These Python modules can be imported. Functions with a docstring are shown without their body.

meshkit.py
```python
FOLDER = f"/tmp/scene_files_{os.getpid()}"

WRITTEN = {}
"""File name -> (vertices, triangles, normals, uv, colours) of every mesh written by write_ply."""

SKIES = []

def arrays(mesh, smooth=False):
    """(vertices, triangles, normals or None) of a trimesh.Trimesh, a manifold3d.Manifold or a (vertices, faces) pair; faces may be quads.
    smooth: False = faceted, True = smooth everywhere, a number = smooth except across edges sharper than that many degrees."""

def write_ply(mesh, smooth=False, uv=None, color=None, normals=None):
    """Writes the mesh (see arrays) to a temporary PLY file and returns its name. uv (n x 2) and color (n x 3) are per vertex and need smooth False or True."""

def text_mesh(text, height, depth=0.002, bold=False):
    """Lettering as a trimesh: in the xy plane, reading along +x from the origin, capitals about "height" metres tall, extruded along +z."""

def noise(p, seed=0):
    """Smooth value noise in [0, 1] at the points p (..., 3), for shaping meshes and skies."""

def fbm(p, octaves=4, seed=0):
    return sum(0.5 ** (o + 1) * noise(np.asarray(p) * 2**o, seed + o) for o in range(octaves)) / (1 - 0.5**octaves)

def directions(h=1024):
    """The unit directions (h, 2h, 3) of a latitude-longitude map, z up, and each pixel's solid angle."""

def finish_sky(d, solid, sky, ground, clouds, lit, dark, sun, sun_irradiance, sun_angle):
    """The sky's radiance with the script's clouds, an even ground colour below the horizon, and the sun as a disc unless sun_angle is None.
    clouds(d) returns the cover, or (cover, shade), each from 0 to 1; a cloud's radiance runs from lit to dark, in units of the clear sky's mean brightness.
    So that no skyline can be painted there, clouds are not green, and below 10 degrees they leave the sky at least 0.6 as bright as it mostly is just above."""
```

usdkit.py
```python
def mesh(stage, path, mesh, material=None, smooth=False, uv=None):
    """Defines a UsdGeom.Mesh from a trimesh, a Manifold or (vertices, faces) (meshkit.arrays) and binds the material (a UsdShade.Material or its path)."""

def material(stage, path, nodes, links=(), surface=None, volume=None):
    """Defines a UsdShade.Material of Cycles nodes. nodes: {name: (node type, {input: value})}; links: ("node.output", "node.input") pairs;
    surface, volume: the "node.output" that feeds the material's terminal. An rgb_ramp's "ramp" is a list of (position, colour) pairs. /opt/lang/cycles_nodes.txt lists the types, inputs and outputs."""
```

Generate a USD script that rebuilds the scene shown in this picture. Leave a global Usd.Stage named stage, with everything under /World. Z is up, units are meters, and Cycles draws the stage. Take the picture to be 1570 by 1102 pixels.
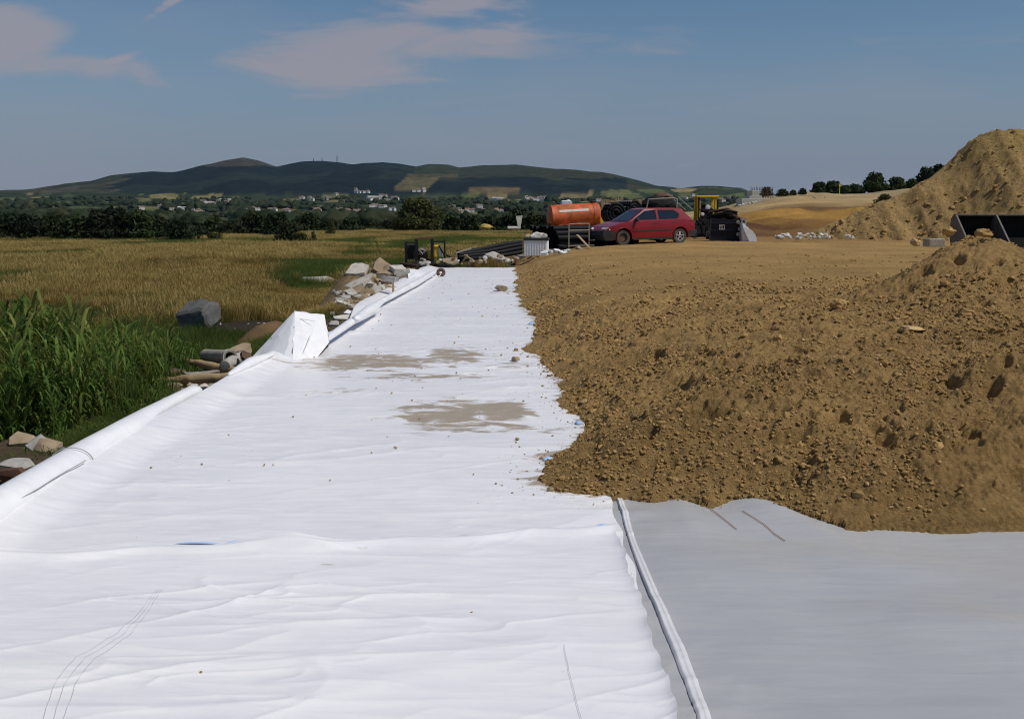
import math, random
import numpy as np, trimesh, shapely
import shapely.geometry as sg
from scipy.spatial import cKDTree, ConvexHull, Delaunay
import manifold3d as m3
from manifold3d import Manifold, CrossSection
import meshkit, usdkit
from meshkit import fbm, noise
from pxr import Usd, UsdGeom, UsdLux, UsdShade, Sdf, Gf, Vt

stage = Usd.Stage.CreateInMemory()
UsdGeom.SetStageUpAxis(stage, 'Z')
stage.DefinePrim('/World', 'Xform')
stage.DefinePrim('/World/Looks', 'Scope')
R = random.Random(7)
RN = np.random.default_rng(7)

# ---------------------------------------------------------------- camera, sky, sun, exposure
FPX, PITCH, CAMZ = 1526.0, math.radians(8.05), 1.7
EXPOSURE = 0.0
SUN_AZ, SUN_EL = math.radians(112), math.radians(54)      # measured from +y (view direction) towards +x (right)
SUN_I, SKY_S = 0.90, 0.066
cam = UsdGeom.Camera.Define(stage, '/World/camera')
cam.CreateHorizontalApertureAttr(36.0)
cam.CreateFocalLengthAttr(36.0 * FPX / 1570.0)
cam.CreateExposureAttr(EXPOSURE)
cam.CreateClippingRangeAttr(Gf.Vec2f(0.05, 60000))
cam.AddTranslateOp().Set(Gf.Vec3d(0, 0, CAMZ))
cam.AddRotateXOp().Set(90 - math.degrees(PITCH))

sd = np.array([math.sin(SUN_AZ) * math.cos(SUN_EL), math.cos(SUN_AZ) * math.cos(SUN_EL), math.sin(SUN_EL)])
sun = UsdLux.DistantLight.Define(stage, '/World/sun')
sun.CreateNormalizeAttr(True); sun.CreateIntensityAttr(SUN_I); sun.CreateAngleAttr(0.53)
sun.CreateColorAttr(Gf.Vec3f(1.0, 0.955, 0.88))
zax = Gf.Vec3d(*sd); xax = Gf.Cross(Gf.Vec3d(0, 0, 1), zax).GetNormalized(); yax = Gf.Cross(zax, xax)
sun.AddTransformOp().Set(Gf.Matrix4d(*xax, 0, *yax, 0, *zax, 0, 0, 0, 0, 1))

def AZEL(px, py): return math.atan((px - 785) / FPX), math.atan((335 - py) / FPX * math.cos(math.atan((px - 785) / FPX)))
sky_nodes = {
    'sky': ('sky_texture', dict(sky_type='single_scattering', sun_disc=False, sun_elevation=SUN_EL, sun_rotation=SUN_AZ, altitude=300.0, air_density=1.15, aerosol_density=0.45, ozone_density=2.4)),
    'tc': ('texture_coordinate', {}), 'sep': ('separate_xyz', {}),
    'az': ('math', dict(math_type='arctan2')), 'el': ('math', dict(math_type='arcsine')), 'ae': ('combine_xyz', {}),
    'nmap': ('mapping', dict(mapping_type='point', rotation=(0, 0, -0.35), scale=(5.0, 21.0, 1))),
    'n1': ('noise_texture', dict(scale=1.0, detail=7.0, roughness=0.55, distortion=0.7)),
    'n2': ('noise_texture', dict(scale=0.45, detail=3.0, roughness=0.5)),
    'thr': ('map_range', dict(from_min=0.37, from_max=0.68, clamp=True)),
    'vthr': ('map_range', dict(from_min=0.45, from_max=0.75, to_max=0.3, clamp=True)),
    'cl': ('mix', dict(color2=(0.33, 0.305, 0.335))),
    'hz': ('map_range', dict(range_type='smoothstep', from_min=.20, from_max=0.0, to_min=0, to_max=.88, clamp=True)), 'hc': ('color', dict(value=(2.85, 3.18, 4.45))), 'hm': ('mix', {}), 'tone': ('mix', dict(mix_type='multiply', fac=1.0, color2=(.72, .84, .95))),
    'bg': ('background_shader', dict(strength=SKY_S)),
}
sky_links = [('tc.generated', 'sep.vector'), ('sep.x', 'az.value1'), ('sep.y', 'az.value2'), ('sep.z', 'el.value1'), ('az.value', 'ae.x'), ('el.value', 'ae.y'),
             ('ae.vector', 'nmap.vector'), ('nmap.vector', 'n1.vector'), ('nmap.vector', 'n2.vector'), ('n1.fac', 'thr.value'), ('n2.fac', 'vthr.value')]
blobs = [(565, 88, .17, .046, .18, 1.05), (690, 25, .11, .026, .32, .9), (745, 68, .04, .012, 0., .8), (-25, 55, .095, .048, -.2, 1.0), (90, 105, .13, .016, .05, .7), (205, 99, .04, .006, .33, .9), (285, 18, .04, .006, .6, .7),
         (480, 45, .06, .016, .3, .5), (1040, 48, .12, .012, 0, .35), (-700, 90, .3, .05, .15, .8), (2400, 80, .3, .05, .1, .8), (3600, 100, .5, .08, .1, .8)]
last = None
for i, (px, py, rx, ry, rot, w) in enumerate(blobs):
    a, e = AZEL(px, py) if abs(px - 785) < 1500 else ((px - 785) / FPX, (335 - py) / FPX)
    sky_nodes[f'm{i}'] = ('mapping', dict(mapping_type='texture', location=(a, e, 0), rotation=(0, 0, rot), scale=(rx, ry, 1)))
    sky_nodes[f'l{i}'] = ('vector_math', dict(math_type='length'))
    sky_nodes[f'r{i}'] = ('map_range', dict(range_type='smoothstep', from_min=1.25, from_max=0.1, to_min=0, to_max=w, clamp=True))
    sky_links += [('ae.vector', f'm{i}.vector'), (f'm{i}.vector', f'l{i}.vector1'), (f'l{i}.value', f'r{i}.value')]
    if last:
        sky_nodes[f'x{i}'] = ('math', dict(math_type='maximum'))
        sky_links += [(last, f'x{i}.value1'), (f'r{i}.result', f'x{i}.value2')]; last = f'x{i}.value'
    else: last = f'r{i}.result'
# cover = smooth(blob + noise - 1) ; veil adds everywhere
sky_nodes['sum'] = ('math', dict(math_type='add')); sky_nodes['cov'] = ('map_range', dict(range_type='smoothstep', from_min=0.62, from_max=1.3, to_max=0.8, clamp=True))
sky_nodes['nz'] = ('math', dict(math_type='multiply', value2=0.95)); sky_nodes['mul'] = ('math', dict(math_type='maximum'))
sky_links += [('thr.result', 'nz.value1'), (last, 'sum.value1'), ('nz.value', 'sum.value2'), ('sum.value', 'cov.value'), ('cov.result', 'mul.value1'), ('vthr.result', 'mul.value2')]
sky_nodes['cbase'] = ('color', dict(value=(4.75, 4.5, 5.1)))
sky_links += [('mul.value', 'cl.fac'), ('el.value', 'hz.value'), ('hz.result', 'hm.fac'), ('sky.color', 'tone.color1'), ('tone.color', 'hm.color1'), ('hc.color', 'hm.color2'), ('hm.color', 'cl.color1'), ('cbase.color', 'cl.color2'), ('cl.color', 'bg.color')]
skymat = usdkit.material(stage, '/World/Looks/sky', sky_nodes, sky_links, surface='bg.background')
dome = UsdLux.DomeLight.Define(stage, '/World/sky')
dome.GetPrim().SetCustomDataByKey('kind', 'structure')
UsdShade.MaterialBindingAPI.Apply(dome.GetPrim()).Bind(skymat)

# ---------------------------------------------------------------- picture geometry to world
cP, sP = math.cos(PITCH), math.sin(PITCH)
def ray(px, py):
    u, v = (px - 785) / FPX, (551 - py) / FPX
    return np.array([u, cP + v * sP, -sP + v * cP])
def G(px, py, z=0.0):
    r = ray(px, py); return r * ((z - CAMZ) / r[2]) + [0, 0, CAMZ]
def at(px, py, d):
    r = ray(px, py); return r * (d / r[1]) + [0, 0, CAMZ]
def elev(py, d, px=785): return at(px, py, d)[2]

# ---------------------------------------------------------------- prim helpers
used = {}
def numbered(path):
    k = used.get(path, -1) + 1; used[path] = k
    return path if k == 0 else f'{path}_{k:03d}'
def _p(parent): return '/World' if parent is None else (parent if isinstance(parent, str) else str(parent.GetPath()))
def obj(name, mesh, mat, parent=None, smooth=False, kind=None, label=None):
    m = usdkit.mesh(stage, numbered(_p(parent) + '/' + name), mesh, mat, smooth)
    p = m.GetPrim()
    if kind: p.SetCustomDataByKey('kind', kind)
    if label: p.SetCustomDataByKey('label', label)
    return p
def tag(p, label, cat, group=None, kind=None):
    p.SetCustomDataByKey('label', label); p.SetCustomDataByKey('category', cat)
    if group: p.SetCustomDataByKey('group', group)
    if kind: p.SetCustomDataByKey('kind', kind)
    return p
def thing(name, label, cat, loc=(0, 0, 0), rotz=0.0, group=None, M=None, scale=None):
    x = UsdGeom.Xform.Define(stage, numbered('/World/' + name))
    if M is not None: x.AddTransformOp().Set(Gf.Matrix4d(*np.asarray(M, float).T.ravel().tolist()))
    else:
        x.AddTranslateOp().Set(Gf.Vec3d(*map(float, loc)))
        if rotz: x.AddRotateZOp().Set(math.degrees(rotz))
        if scale is not None: x.AddScaleOp().Set(Gf.Vec3f(*([float(scale)] * 3 if np.ndim(scale) == 0 else map(float, scale))))
    return tag(x.GetPrim(), label, cat, group)
def dup(root, label, loc, rotz=0.0, scale=None, group=None):
    was = root.GetCustomData()
    r = thing(root.GetName().rstrip('0123456789').rstrip('_'), label, was['category'], loc, rotz, group or was.get('group'), scale=scale)
    r.GetReferences().AddInternalReference(root.GetPath()); r.SetInstanceable(True)
    return r
def primvar(prim, name, arr):
    arr = np.asarray(arr, np.float32); pv = UsdGeom.PrimvarsAPI(prim)
    if arr.ndim == 1: pv.CreatePrimvar(name, Sdf.ValueTypeNames.FloatArray, 'vertex').Set(Vt.FloatArray.FromNumpy(arr))
    else: pv.CreatePrimvar(name, Sdf.ValueTypeNames.Color3fArray, 'vertex').Set(Vt.Vec3fArray.FromNumpy(arr))
def instancer(name, protos, pos, idx, yaw, scl, label, cat, tilt=None):
    pi = UsdGeom.PointInstancer.Define(stage, '/World/' + name)
    rel = pi.CreatePrototypesRel()
    for k, (mesh, mat, sm) in enumerate(protos):
        pr = obj(f'piece_{k + 1:03d}', mesh, mat, pi.GetPrim(), sm); rel.AddTarget(pr.GetPath())
    pos, yaw, scl = np.asarray(pos, np.float32), np.asarray(yaw, float), np.asarray(scl, np.float32)
    pi.CreatePositionsAttr(Vt.Vec3fArray.FromNumpy(pos))
    pi.CreateProtoIndicesAttr(Vt.IntArray.FromNumpy(np.asarray(idx, np.int32)))
    if tilt is None: q = np.stack([np.cos(yaw / 2), 0 * yaw, 0 * yaw, np.sin(yaw / 2)], 1)
    else:
        ta, tb = np.asarray(tilt).T; cx, sx, cz, sz = np.cos(ta / 2), np.sin(ta / 2), np.cos(yaw / 2), np.sin(yaw / 2)
        q = np.stack([cz * cx, cz * sx, sz * sx, sz * cx], 1)
    pi.CreateOrientationsAttr(Vt.QuathArray([Gf.Quath(*map(float, r)) for r in q]))
    if scl.ndim == 1: scl = np.repeat(scl[:, None], 3, 1)
    pi.CreateScalesAttr(Vt.Vec3fArray.FromNumpy(scl.astype(np.float32)))
    return tag(pi.GetPrim(), label, cat, kind='stuff')

# ---------------------------------------------------------------- mesh helpers
cat = trimesh.util.concatenate
def box(x0, x1, y0, y1, z0, z1, bev=0.0):
    m = trimesh.creation.box((x1 - x0, y1 - y0, z1 - z0)) if not bev else bevbox(x1 - x0, y1 - y0, z1 - z0, bev)
    m.apply_translation(((x0 + x1) / 2, (y0 + y1) / 2, (z0 + z1) / 2)); return m
def bevbox(a, b, c, r):
    p = []
    for sx in (-1, 1):
        for sy in (-1, 1):
            for sz in (-1, 1):
                x, y, z = sx * a / 2, sy * b / 2, sz * c / 2
                p += [(x - sx * r, y - sy * r, z), (x - sx * r, y, z - sz * r), (x, y - sy * r, z - sz * r)]
    return trimesh.convex.convex_hull(np.array(p))
def tube(pts, r, sides=10, caps=True):
    p = np.asarray(pts, float); r = np.broadcast_to(r, (len(p),)).astype(float)
    t = np.gradient(p, axis=0); t /= np.linalg.norm(t, axis=1, keepdims=True) + 1e-12
    a = np.cross(t, np.where(np.abs(t[:, 2:]) < 0.9, [0, 0, 1.0], [1.0, 0, 0])); a /= np.linalg.norm(a, axis=1, keepdims=True)
    b = np.cross(t, a); an = np.arange(sides) * 2 * np.pi / sides
    v = (p[:, None] + r[:, None, None] * (np.cos(an)[None, :, None] * a[:, None] + np.sin(an)[None, :, None] * b[:, None])).reshape(-1, 3)
    f = []
    for i in range(len(p) - 1):
        for j in range(sides):
            k = (j + 1) % sides
            f += [(i * sides + j, (i + 1) * sides + k, i * sides + k), (i * sides + j, (i + 1) * sides + j, (i + 1) * sides + k)]
    if caps:
        n = len(v); v = np.vstack([v, p[0], p[-1]]); e = (len(p) - 1) * sides
        for j in range(sides):
            k = (j + 1) % sides; f += [(n, j, k), (n + 1, e + k, e + j)]
    return trimesh.Trimesh(v, f, process=False)
def bar(a, b, w, h=None):
    a, b = np.asarray(a, float), np.asarray(b, float); L = np.linalg.norm(b - a)
    m = bevbox(w, h or w, L, min(w, h or w) * .12); t = (b - a) / L
    up = np.array([0, 0, 1.0]) if abs(t[2]) < .95 else np.array([0, 1.0, 0])
    x = np.cross(up, t); x /= np.linalg.norm(x); y = np.cross(t, x)
    T = np.eye(4); T[:3, 0], T[:3, 1], T[:3, 2], T[:3, 3] = x, y, t, (a + b) / 2
    m.apply_transform(T); return m
def lathe(prof, sections=32, axis='z'):
    m = trimesh.creation.revolve(np.array(prof, float), sections=sections)
    if axis == 'y': m.apply_transform(trimesh.transformations.rotation_matrix(math.pi / 2, [1, 0, 0]))
    if axis == 'x': m.apply_transform(trimesh.transformations.rotation_matrix(math.pi / 2, [0, 1, 0]))
    return m
def moved(m, t, rz=0, ry=0, rx=0, s=None):
    m = m.copy()
    if s is not None: m.apply_scale(s)
    for a, ax in ((rx, [1, 0, 0]), (ry, [0, 1, 0]), (rz, [0, 0, 1])):
        if a: m.apply_transform(trimesh.transformations.rotation_matrix(a, ax))
    m.apply_translation(t); return m
def rock(rng, sx, sy, sz, n=14, sub=0, rough=0.0):
    p = rng.normal(size=(n, 3)); p /= np.linalg.norm(p, axis=1, keepdims=True); p *= rng.uniform(.75, 1.0, (n, 1))
    m = trimesh.convex.convex_hull(p)
    for _ in range(sub): m = m.subdivide()
    v = np.array(m.vertices)
    if sub: v *= (1 + rough * (fbm(v * 2.3 + rng.uniform(0, 50, 3), 3)[:, None] - .5))
    m.vertices = v * [sx, sy, sz]
    return m
def grid_mesh(X, Y, Z):
    n, k = X.shape; v = np.stack([X, Y, Z], -1).reshape(-1, 3)
    i, j = np.meshgrid(np.arange(n - 1), np.arange(k - 1), indexing='ij'); a = (i * k + j).ravel()
    f = np.vstack([np.stack([a, a + 1, a + k + 1], 1), np.stack([a, a + k + 1, a + k], 1)])
    return v, f
def sstep(a, b, x):
    t = np.clip((np.asarray(x, float) - a) / (b - a), 0, 1); return t * t * (3 - 2 * t)
def P3(x, y, z=0.0): return np.stack(np.broadcast_arrays(np.asarray(x, float), np.asarray(y, float), np.asarray(z, float)), -1)

# ---------------------------------------------------------------- materials
def mat(name, col, rough=.6, var=.2, scale=6.0, bump=0.0, bscale=None, metal=0.0, spec=.5, col2=None, coat=0.0, space='object', detail=5.0, bdist=.01):
    c = np.array(col, float); lo = np.clip(c * (1 - var), 0, 1); hi = np.clip(c * (1 + var), 0, 1) if col2 is None else np.array(col2)
    nodes = {'tc': ('texture_coordinate', {}), 'g': ('geometry', {}), 'n': ('noise_texture', dict(scale=scale, detail=detail, roughness=.6)),
             'r': ('rgb_ramp', {'ramp': [(.3, lo), (.7, hi)]}),
             'p': ('principled_bsdf', dict(roughness=rough, metallic=metal, specular_ior_level=spec, coat_weight=coat))}
    src = 'tc.object' if space == 'object' else 'g.position'
    links = [(src, 'n.vector'), ('n.fac', 'r.fac'), ('r.color', 'p.base_color')]
    if bump:
        nodes['bn'] = ('noise_texture', dict(scale=bscale or scale * 4, detail=6.0, roughness=.65)); nodes['b'] = ('bump', dict(strength=bump, distance=bdist))
        links += [(src, 'bn.vector'), ('bn.fac', 'b.height'), ('b.normal', 'p.normal')]
    return usdkit.material(stage, '/World/Looks/' + name, nodes, links, surface='p.BSDF')
def leafmat(name, col, col2, trans=.35, rough=.55):
    nodes = {'oi': ('object_info', {}), 'g': ('geometry', {}), 'add': ('math', dict(math_type='add')), 'fr': ('math', dict(math_type='fraction')),
             'r': ('rgb_ramp', {'ramp': [(0, col), (1, col2)]}), 'p': ('principled_bsdf', dict(roughness=.7, specular_ior_level=.12)),
             't': ('translucent_bsdf', {}), 'm': ('mix_closure', dict(fac=trans))}
    return usdkit.material(stage, '/World/Looks/' + name, nodes, [('oi.random', 'add.value1'), ('g.random_per_island', 'add.value2'), ('add.value', 'fr.value1'), ('fr.value', 'r.fac'), ('r.color', 'p.base_color'), ('r.color', 't.color'),
                            ('p.BSDF', 'm.closure1'), ('t.BSDF', 'm.closure2')], surface='m.closure')
MT = {}
MT['rust'] = mat('rusty_metal', (.10, .045, .025), .8, .4, 9, .3)
MT['darkmetal'] = mat('dark_metal', (.016, .015, .015), .6, .3, 6, .15, spec=.2)
MT['steel'] = mat('grey_steel', (.30, .30, .30), .45, .25, 8, .1, metal=.6)
MT['paleframe'] = mat('pale_frame', (.25, .22, .17), .6, .2, 8)
MT['yellow'] = mat('yellow_paint', (.62, .40, .02), .45, .25, 5, .1)
MT['orange'] = mat('orange_paint', (.46, .10, .022), .5, .45, 2.6, .1)
MT['rubber'] = mat('rubber', (.010, .010, .010), .8, .4, 10, .2, spec=.15)
MT['dustyrubber'] = mat('dusty_rubber', (.055, .045, .035), .85, .4, 6, .2)
MT['blackpipe'] = mat('black_pipe_plastic', (.008, .0085, .010), .55, .3, 3, .05, spec=.15)
MT['bluepipe'] = mat('dark_blue_plastic', (.012, .018, .04), .4, .3, 3)
MT['whiteplastic'] = mat('white_plastic', (.62, .64, .66), .5, .1, 6)
MT['dirtywhite'] = mat('dirty_white', (.56, .53, .47), .7, .25, 5, .2)
MT['concrete'] = mat('concrete', (.42, .39, .34), .9, .22, 7, .5)
MT['wood'] = mat('weathered_wood', (.30, .21, .11), .8, .3, 14, .4)
MT['greywood'] = mat('grey_wood', (.26, .23, .19), .85, .3, 14, .5)
MT['darkwood'] = mat('dark_wood', (.09, .05, .03), .85, .4, 10, .4)
MT['stonetan'] = mat('tan_stone', (.29, .22, .14), .9, .28, 6, .6)
MT['stonegrey'] = mat('grey_stone', (.33, .31, .28), .9, .28, 8, .6)
MT['stonepale'] = mat('pale_stone', (.48, .46, .41), .9, .22, 7, .6)
MT['stonedark'] = mat('dark_grey_stone', (.085, .085, .08), .9, .35, 10, .8)
# ================================================================ LARGE STRUCTURE: terrain
ridge_px = np.array([(-900, 318), (-500, 314), (-200, 309), (0, 303), (60, 297), (110, 287), (150, 283), (180, 273), (240, 267), (275, 268), (300, 262), (330, 257), (350, 252), (380, 247), (405, 252), (430, 261), (445, 259), (470, 254), (500, 254), (525, 255), (545, 258),
                     (560, 256), (590, 254), (615, 256), (640, 261), (660, 258), (690, 260), (705, 264), (740, 259), (790, 257), (830, 261), (870, 265), (920, 271), (960, 279), (1000, 290), (1040, 296), (1070, 291), (1100, 290), (1130, 292), (1150, 300), (1200, 308), (1570, 318), (2400, 318)], float)
r_t = (ridge_px[:, 0] - 785) / FPX; r_e = (335 - ridge_px[:, 1]) / FPX     # slope of the sight line at each bearing
def ridge_tan(t): return np.interp(t, r_t, r_e)
def ridge_dist(t): return 4300 - 500 * np.exp(-((t - .2) / .05) ** 2) + 500 * (fbm(P3(t * 7, 0 * t, 3.3), 2, 5) - .5)
def plain(d): return np.interp(d, [0, 150, 400, 700, 1200, 2000, 2700, 9000], [-.45, -.45, .6, 4.2, 13, 35, 62, 62])
def land(x, y):
    d = np.hypot(x, y) + 1e-6
    t = np.where(y > 0.05 * d, x / np.maximum(y, 0.05 * d), np.sign(x) * 20.0)
    yy = np.where(y > 0, d / np.sqrt(1 + np.minimum(np.abs(t), 3) ** 2), d)
    z = plain(yy)
    Rr = ridge_dist(np.clip(t, -3, 3)); zr = CAMZ + Rr * ridge_tan(np.clip(t, -3, 3))
    s = np.clip((yy - 2500) / (Rr - 2500), 0, 1); up = 1 - (1 - s) ** 1.7
    rel = (fbm(P3(x / 420., y / 420., .5), 4, 11) - .5) * 90 * s * (1 - s) * 2.2
    z = np.where(yy > 2500, z + (zr - z) * up + rel, z)
    z = z + np.where(yy > Rr * .98, (fbm(P3(x / 45., y / 45., .5), 2, 12) - .5) * 7, 0)
    over = np.clip((yy - Rr) / 2500, 0, 1); z = z * (1 - over * over * (3 - 2 * over) * .9)
    z += sstep(160, 500, yy) * (1 - s) * (fbm(P3(x / 160., y / 160., .9), 3, 21) - .5) * yy * .006
    # near: small roll of the meadow, the bank beside the sheet, the bed below the sheets
    near = np.exp(-(d / 120) ** 2)
    z = z + near * ((fbm(P3(x / 6., y / 6., .2), 3, 31) - .5) * .3)
    inn = sstep(-4.6, -3.15, x) * (1 - sstep(36.5, 44, y)) * sstep(-30, -6, y)
    z = z * (1 - inn) + inn * (-.09 + .03 * (fbm(P3(x * 2, y * 2, .2), 2, 33) - .5))
    return z
radii = np.concatenate([np.geomspace(1.2, 150, 130), np.geomspace(155, 2600, 90)[0:], np.linspace(2640, 4900, 95), np.geomspace(5100, 16000, 14)])
ang = np.radians(np.concatenate([np.linspace(-180, -36, 40)[:-1], np.linspace(-36, 36, 500), np.linspace(36, 180, 40)[1:]]))
RR, AA = np.meshgrid(radii, ang, indexing='ij')
LX, LY = RR * np.sin(AA), RR * np.cos(AA)
LZ = land(LX, LY)
lv, lf = grid_mesh(LX, LY, LZ)
lf = lf[:, ::-1] if np.cross(lv[lf[0, 1]] - lv[lf[0, 0]], lv[lf[0, 2]] - lv[lf[0, 0]])[2] < 0 else lf
# land cover (the colour of what grows there)
rng = np.random.default_rng(3)
d = np.hypot(lv[:, 0], lv[:, 1]); yy = np.maximum(lv[:, 1], .02 * d); t = lv[:, 0] / yy
px = 785 + FPX * np.clip(t, -3, 3); py = 335 - FPX * (lv[:, 2] - CAMZ) / yy
cell = np.stack([np.clip(t, -4, 4) * 26, np.log(np.maximum(d, 100)) * 7.0], 1)
seeds = np.stack([rng.uniform(-104, 104, 9000), rng.uniform(math.log(100) * 7, math.log(17000) * 7, 9000)], 1)
dd, ii = cKDTree(seeds).query(cell, k=2)
pal = np.array([(.085, .105, .035), (.17, .145, .06), (.05, .065, .028), (.115, .125, .045), (.035, .05, .022), (.21, .165, .075), (.03, .042, .02)])
colr = pal[rng.choice(7, 9000, p=[.2, .17, .18, .15, .12, .08, .10])[ii[:, 0]]]
colr[(dd[:, 1] - dd[:, 0]) < .16] = (.022, .034, .016)
nf = fbm(P3(lv[:, 0] / 240, lv[:, 1] / 240, .7), 4, 41)
Rr = ridge_dist(np.clip(t, -3, 3)); s = np.clip((yy - 2500) / (Rr - 2500), 0, 1)
forest = np.where((nf > .56)[:, None], (.014, .023, .021), (.007, .0135, .0165))
scrub = np.where((nf > .5)[:, None], (.045, .047, .028), (.024, .032, .019))
hill = np.where(((px < 175 - (py - 290) * 2.2 + 150 * (nf - .5)) & (py > 268 + 25 * (nf - .5)))[:, None], scrub, forest)
hill = np.where(((px > 640) & (py < 275 + 26 * (nf - .5)) & (px < 980))[:, None], (.030, .035, .021), hill)
hill = np.where((px > 960)[:, None], scrub * .85, hill)
hill[(np.abs(px - 382) < 75 * (1.2 - (py - 244) / 30.)) & (py < 258 + 14 * (nf - .5))] = (.045, .044, .036)
hill[(np.abs(px - 640 + (py - 283) * 1.1) < 26) & (py > 271) & (py < 295)] = (.10, .085, .042)
hill[(np.abs(px - 665) < 40) & (np.abs(py - 271) < 3)] = (.06, .055, .03)
hill[(px > 720) & (px < 797) & (py > 288) & (py < 297)] = (.12, .085, .045)
hill[(px > 60) & (px < 130) & (np.abs(py - 300 + (px - 60) * .18) < 3)] = (.06, .058, .04)
low = 297 + 9 * (fbm(P3(px / 60., .5, .5), 2, 44) - .5) + np.where(px > 900, -6, 0)
hillmask = (py < low) & (yy > 2300)
colr = np.where(hillmask[:, None], hill, colr)
brown = fbm(P3(lv[:, 0] / 3, lv[:, 1] / 3, .7), 4, 45)
meadow = np.where((brown > .5)[:, None], (.15, .115, .045), (.085, .095, .03))
bank = sstep(-5.2, -4.2, lv[:, 0]) * (lv[:, 1] < 40)
meadow = meadow * (1 - bank[:, None]) + bank[:, None] * np.array((.19, .14, .085)) * (.7 + .6 * brown[:, None])
sp = G(355, 505, -.4); soil = np.exp(-(((lv[:, 0] - sp[0]) / 1.5) ** 2 + ((lv[:, 1] - sp[1]) / 2.6) ** 2) ** 2)
meadow = meadow * (1 - soil[:, None]) + soil[:, None] * np.array((.045, .034, .024))
colr = np.where((d < 150)[:, None], meadow, colr)
MT['land'] = usdkit.material(stage, '/World/Looks/land', {
    'a': ('attribute', dict(attribute='cover')), 'g': ('geometry', {}), 'mp': ('mapping', dict(scale=(.03, .03, .03))), 'n': ('noise_texture', dict(scale=1.0, detail=9.0, roughness=.75)),
    'nr': ('map_range', dict(from_min=.3, from_max=.7, to_min=.35, to_max=1.65)), 'mx': ('vector_math', dict(math_type='scale')),
    'n2': ('noise_texture', dict(scale=.06, detail=9.0, roughness=.75)), 'b': ('bump', dict(strength=.9, distance=9.0)),
    'p': ('principled_bsdf', dict(roughness=.95, specular_ior_level=.1))},
    [('g.position', 'mp.vector'), ('mp.vector', 'n.vector'), ('n.fac', 'nr.value'), ('a.color', 'mx.vector1'), ('nr.result', 'mx.scale'), ('mx.vector', 'p.base_color'), ('g.position', 'n2.vector'), ('n2.fac', 'b.height'), ('b.normal', 'p.normal')], surface='p.BSDF')
p = obj('terrain', (lv, lf), MT['land'], None, True, 'structure'); primvar(p, 'cover', colr)
def lz(x, y): return float(land(np.array([x]), np.array([y]))[0])

# ---------------------------------------------------------------- the earth platform over the sheets
edge_px = [(795, 425), (793, 440), (800, 470), (826, 500), (812, 535), (858, 585), (862, 615), (902, 650), (866, 690), (840, 702), (826, 738), (848, 757), (935, 767), (962, 762), (1000, 770), (1040, 767), (1090, 777), (1125, 770), (1170, 777), (1250, 796), (1300, 806), (1400, 807), (1480, 808), (1570, 806), (1750, 800)]
ew = [G(a, b)[:2] for a, b in edge_px]
edge = np.array([(3.2, 70), (1.6, 55), (.55, 43), (.25, 37), (.12, 33.5)] + [tuple(q) for q in ew] + [(14, 5.6), (60, 8)])
poly = sg.Polygon(np.vstack([edge, [(120, 8), (120, 70)]]))
dense = np.array([edge[i] + (edge[i + 1] - edge[i]) * k for i in range(len(edge) - 1) for k in np.linspace(0, 1, max(2, int(np.linalg.norm(edge[i + 1] - edge[i]) / .04)))[:-1]])
etree = cKDTree(dense)
def sdist(x, y):
    pts = np.stack([np.ravel(x), np.ravel(y)], 1); dd = etree.query(pts)[0]
    ins = shapely.contains_xy(poly, pts[:, 0], pts[:, 1])
    return np.where(ins, dd, -dd).reshape(np.shape(x))
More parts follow.
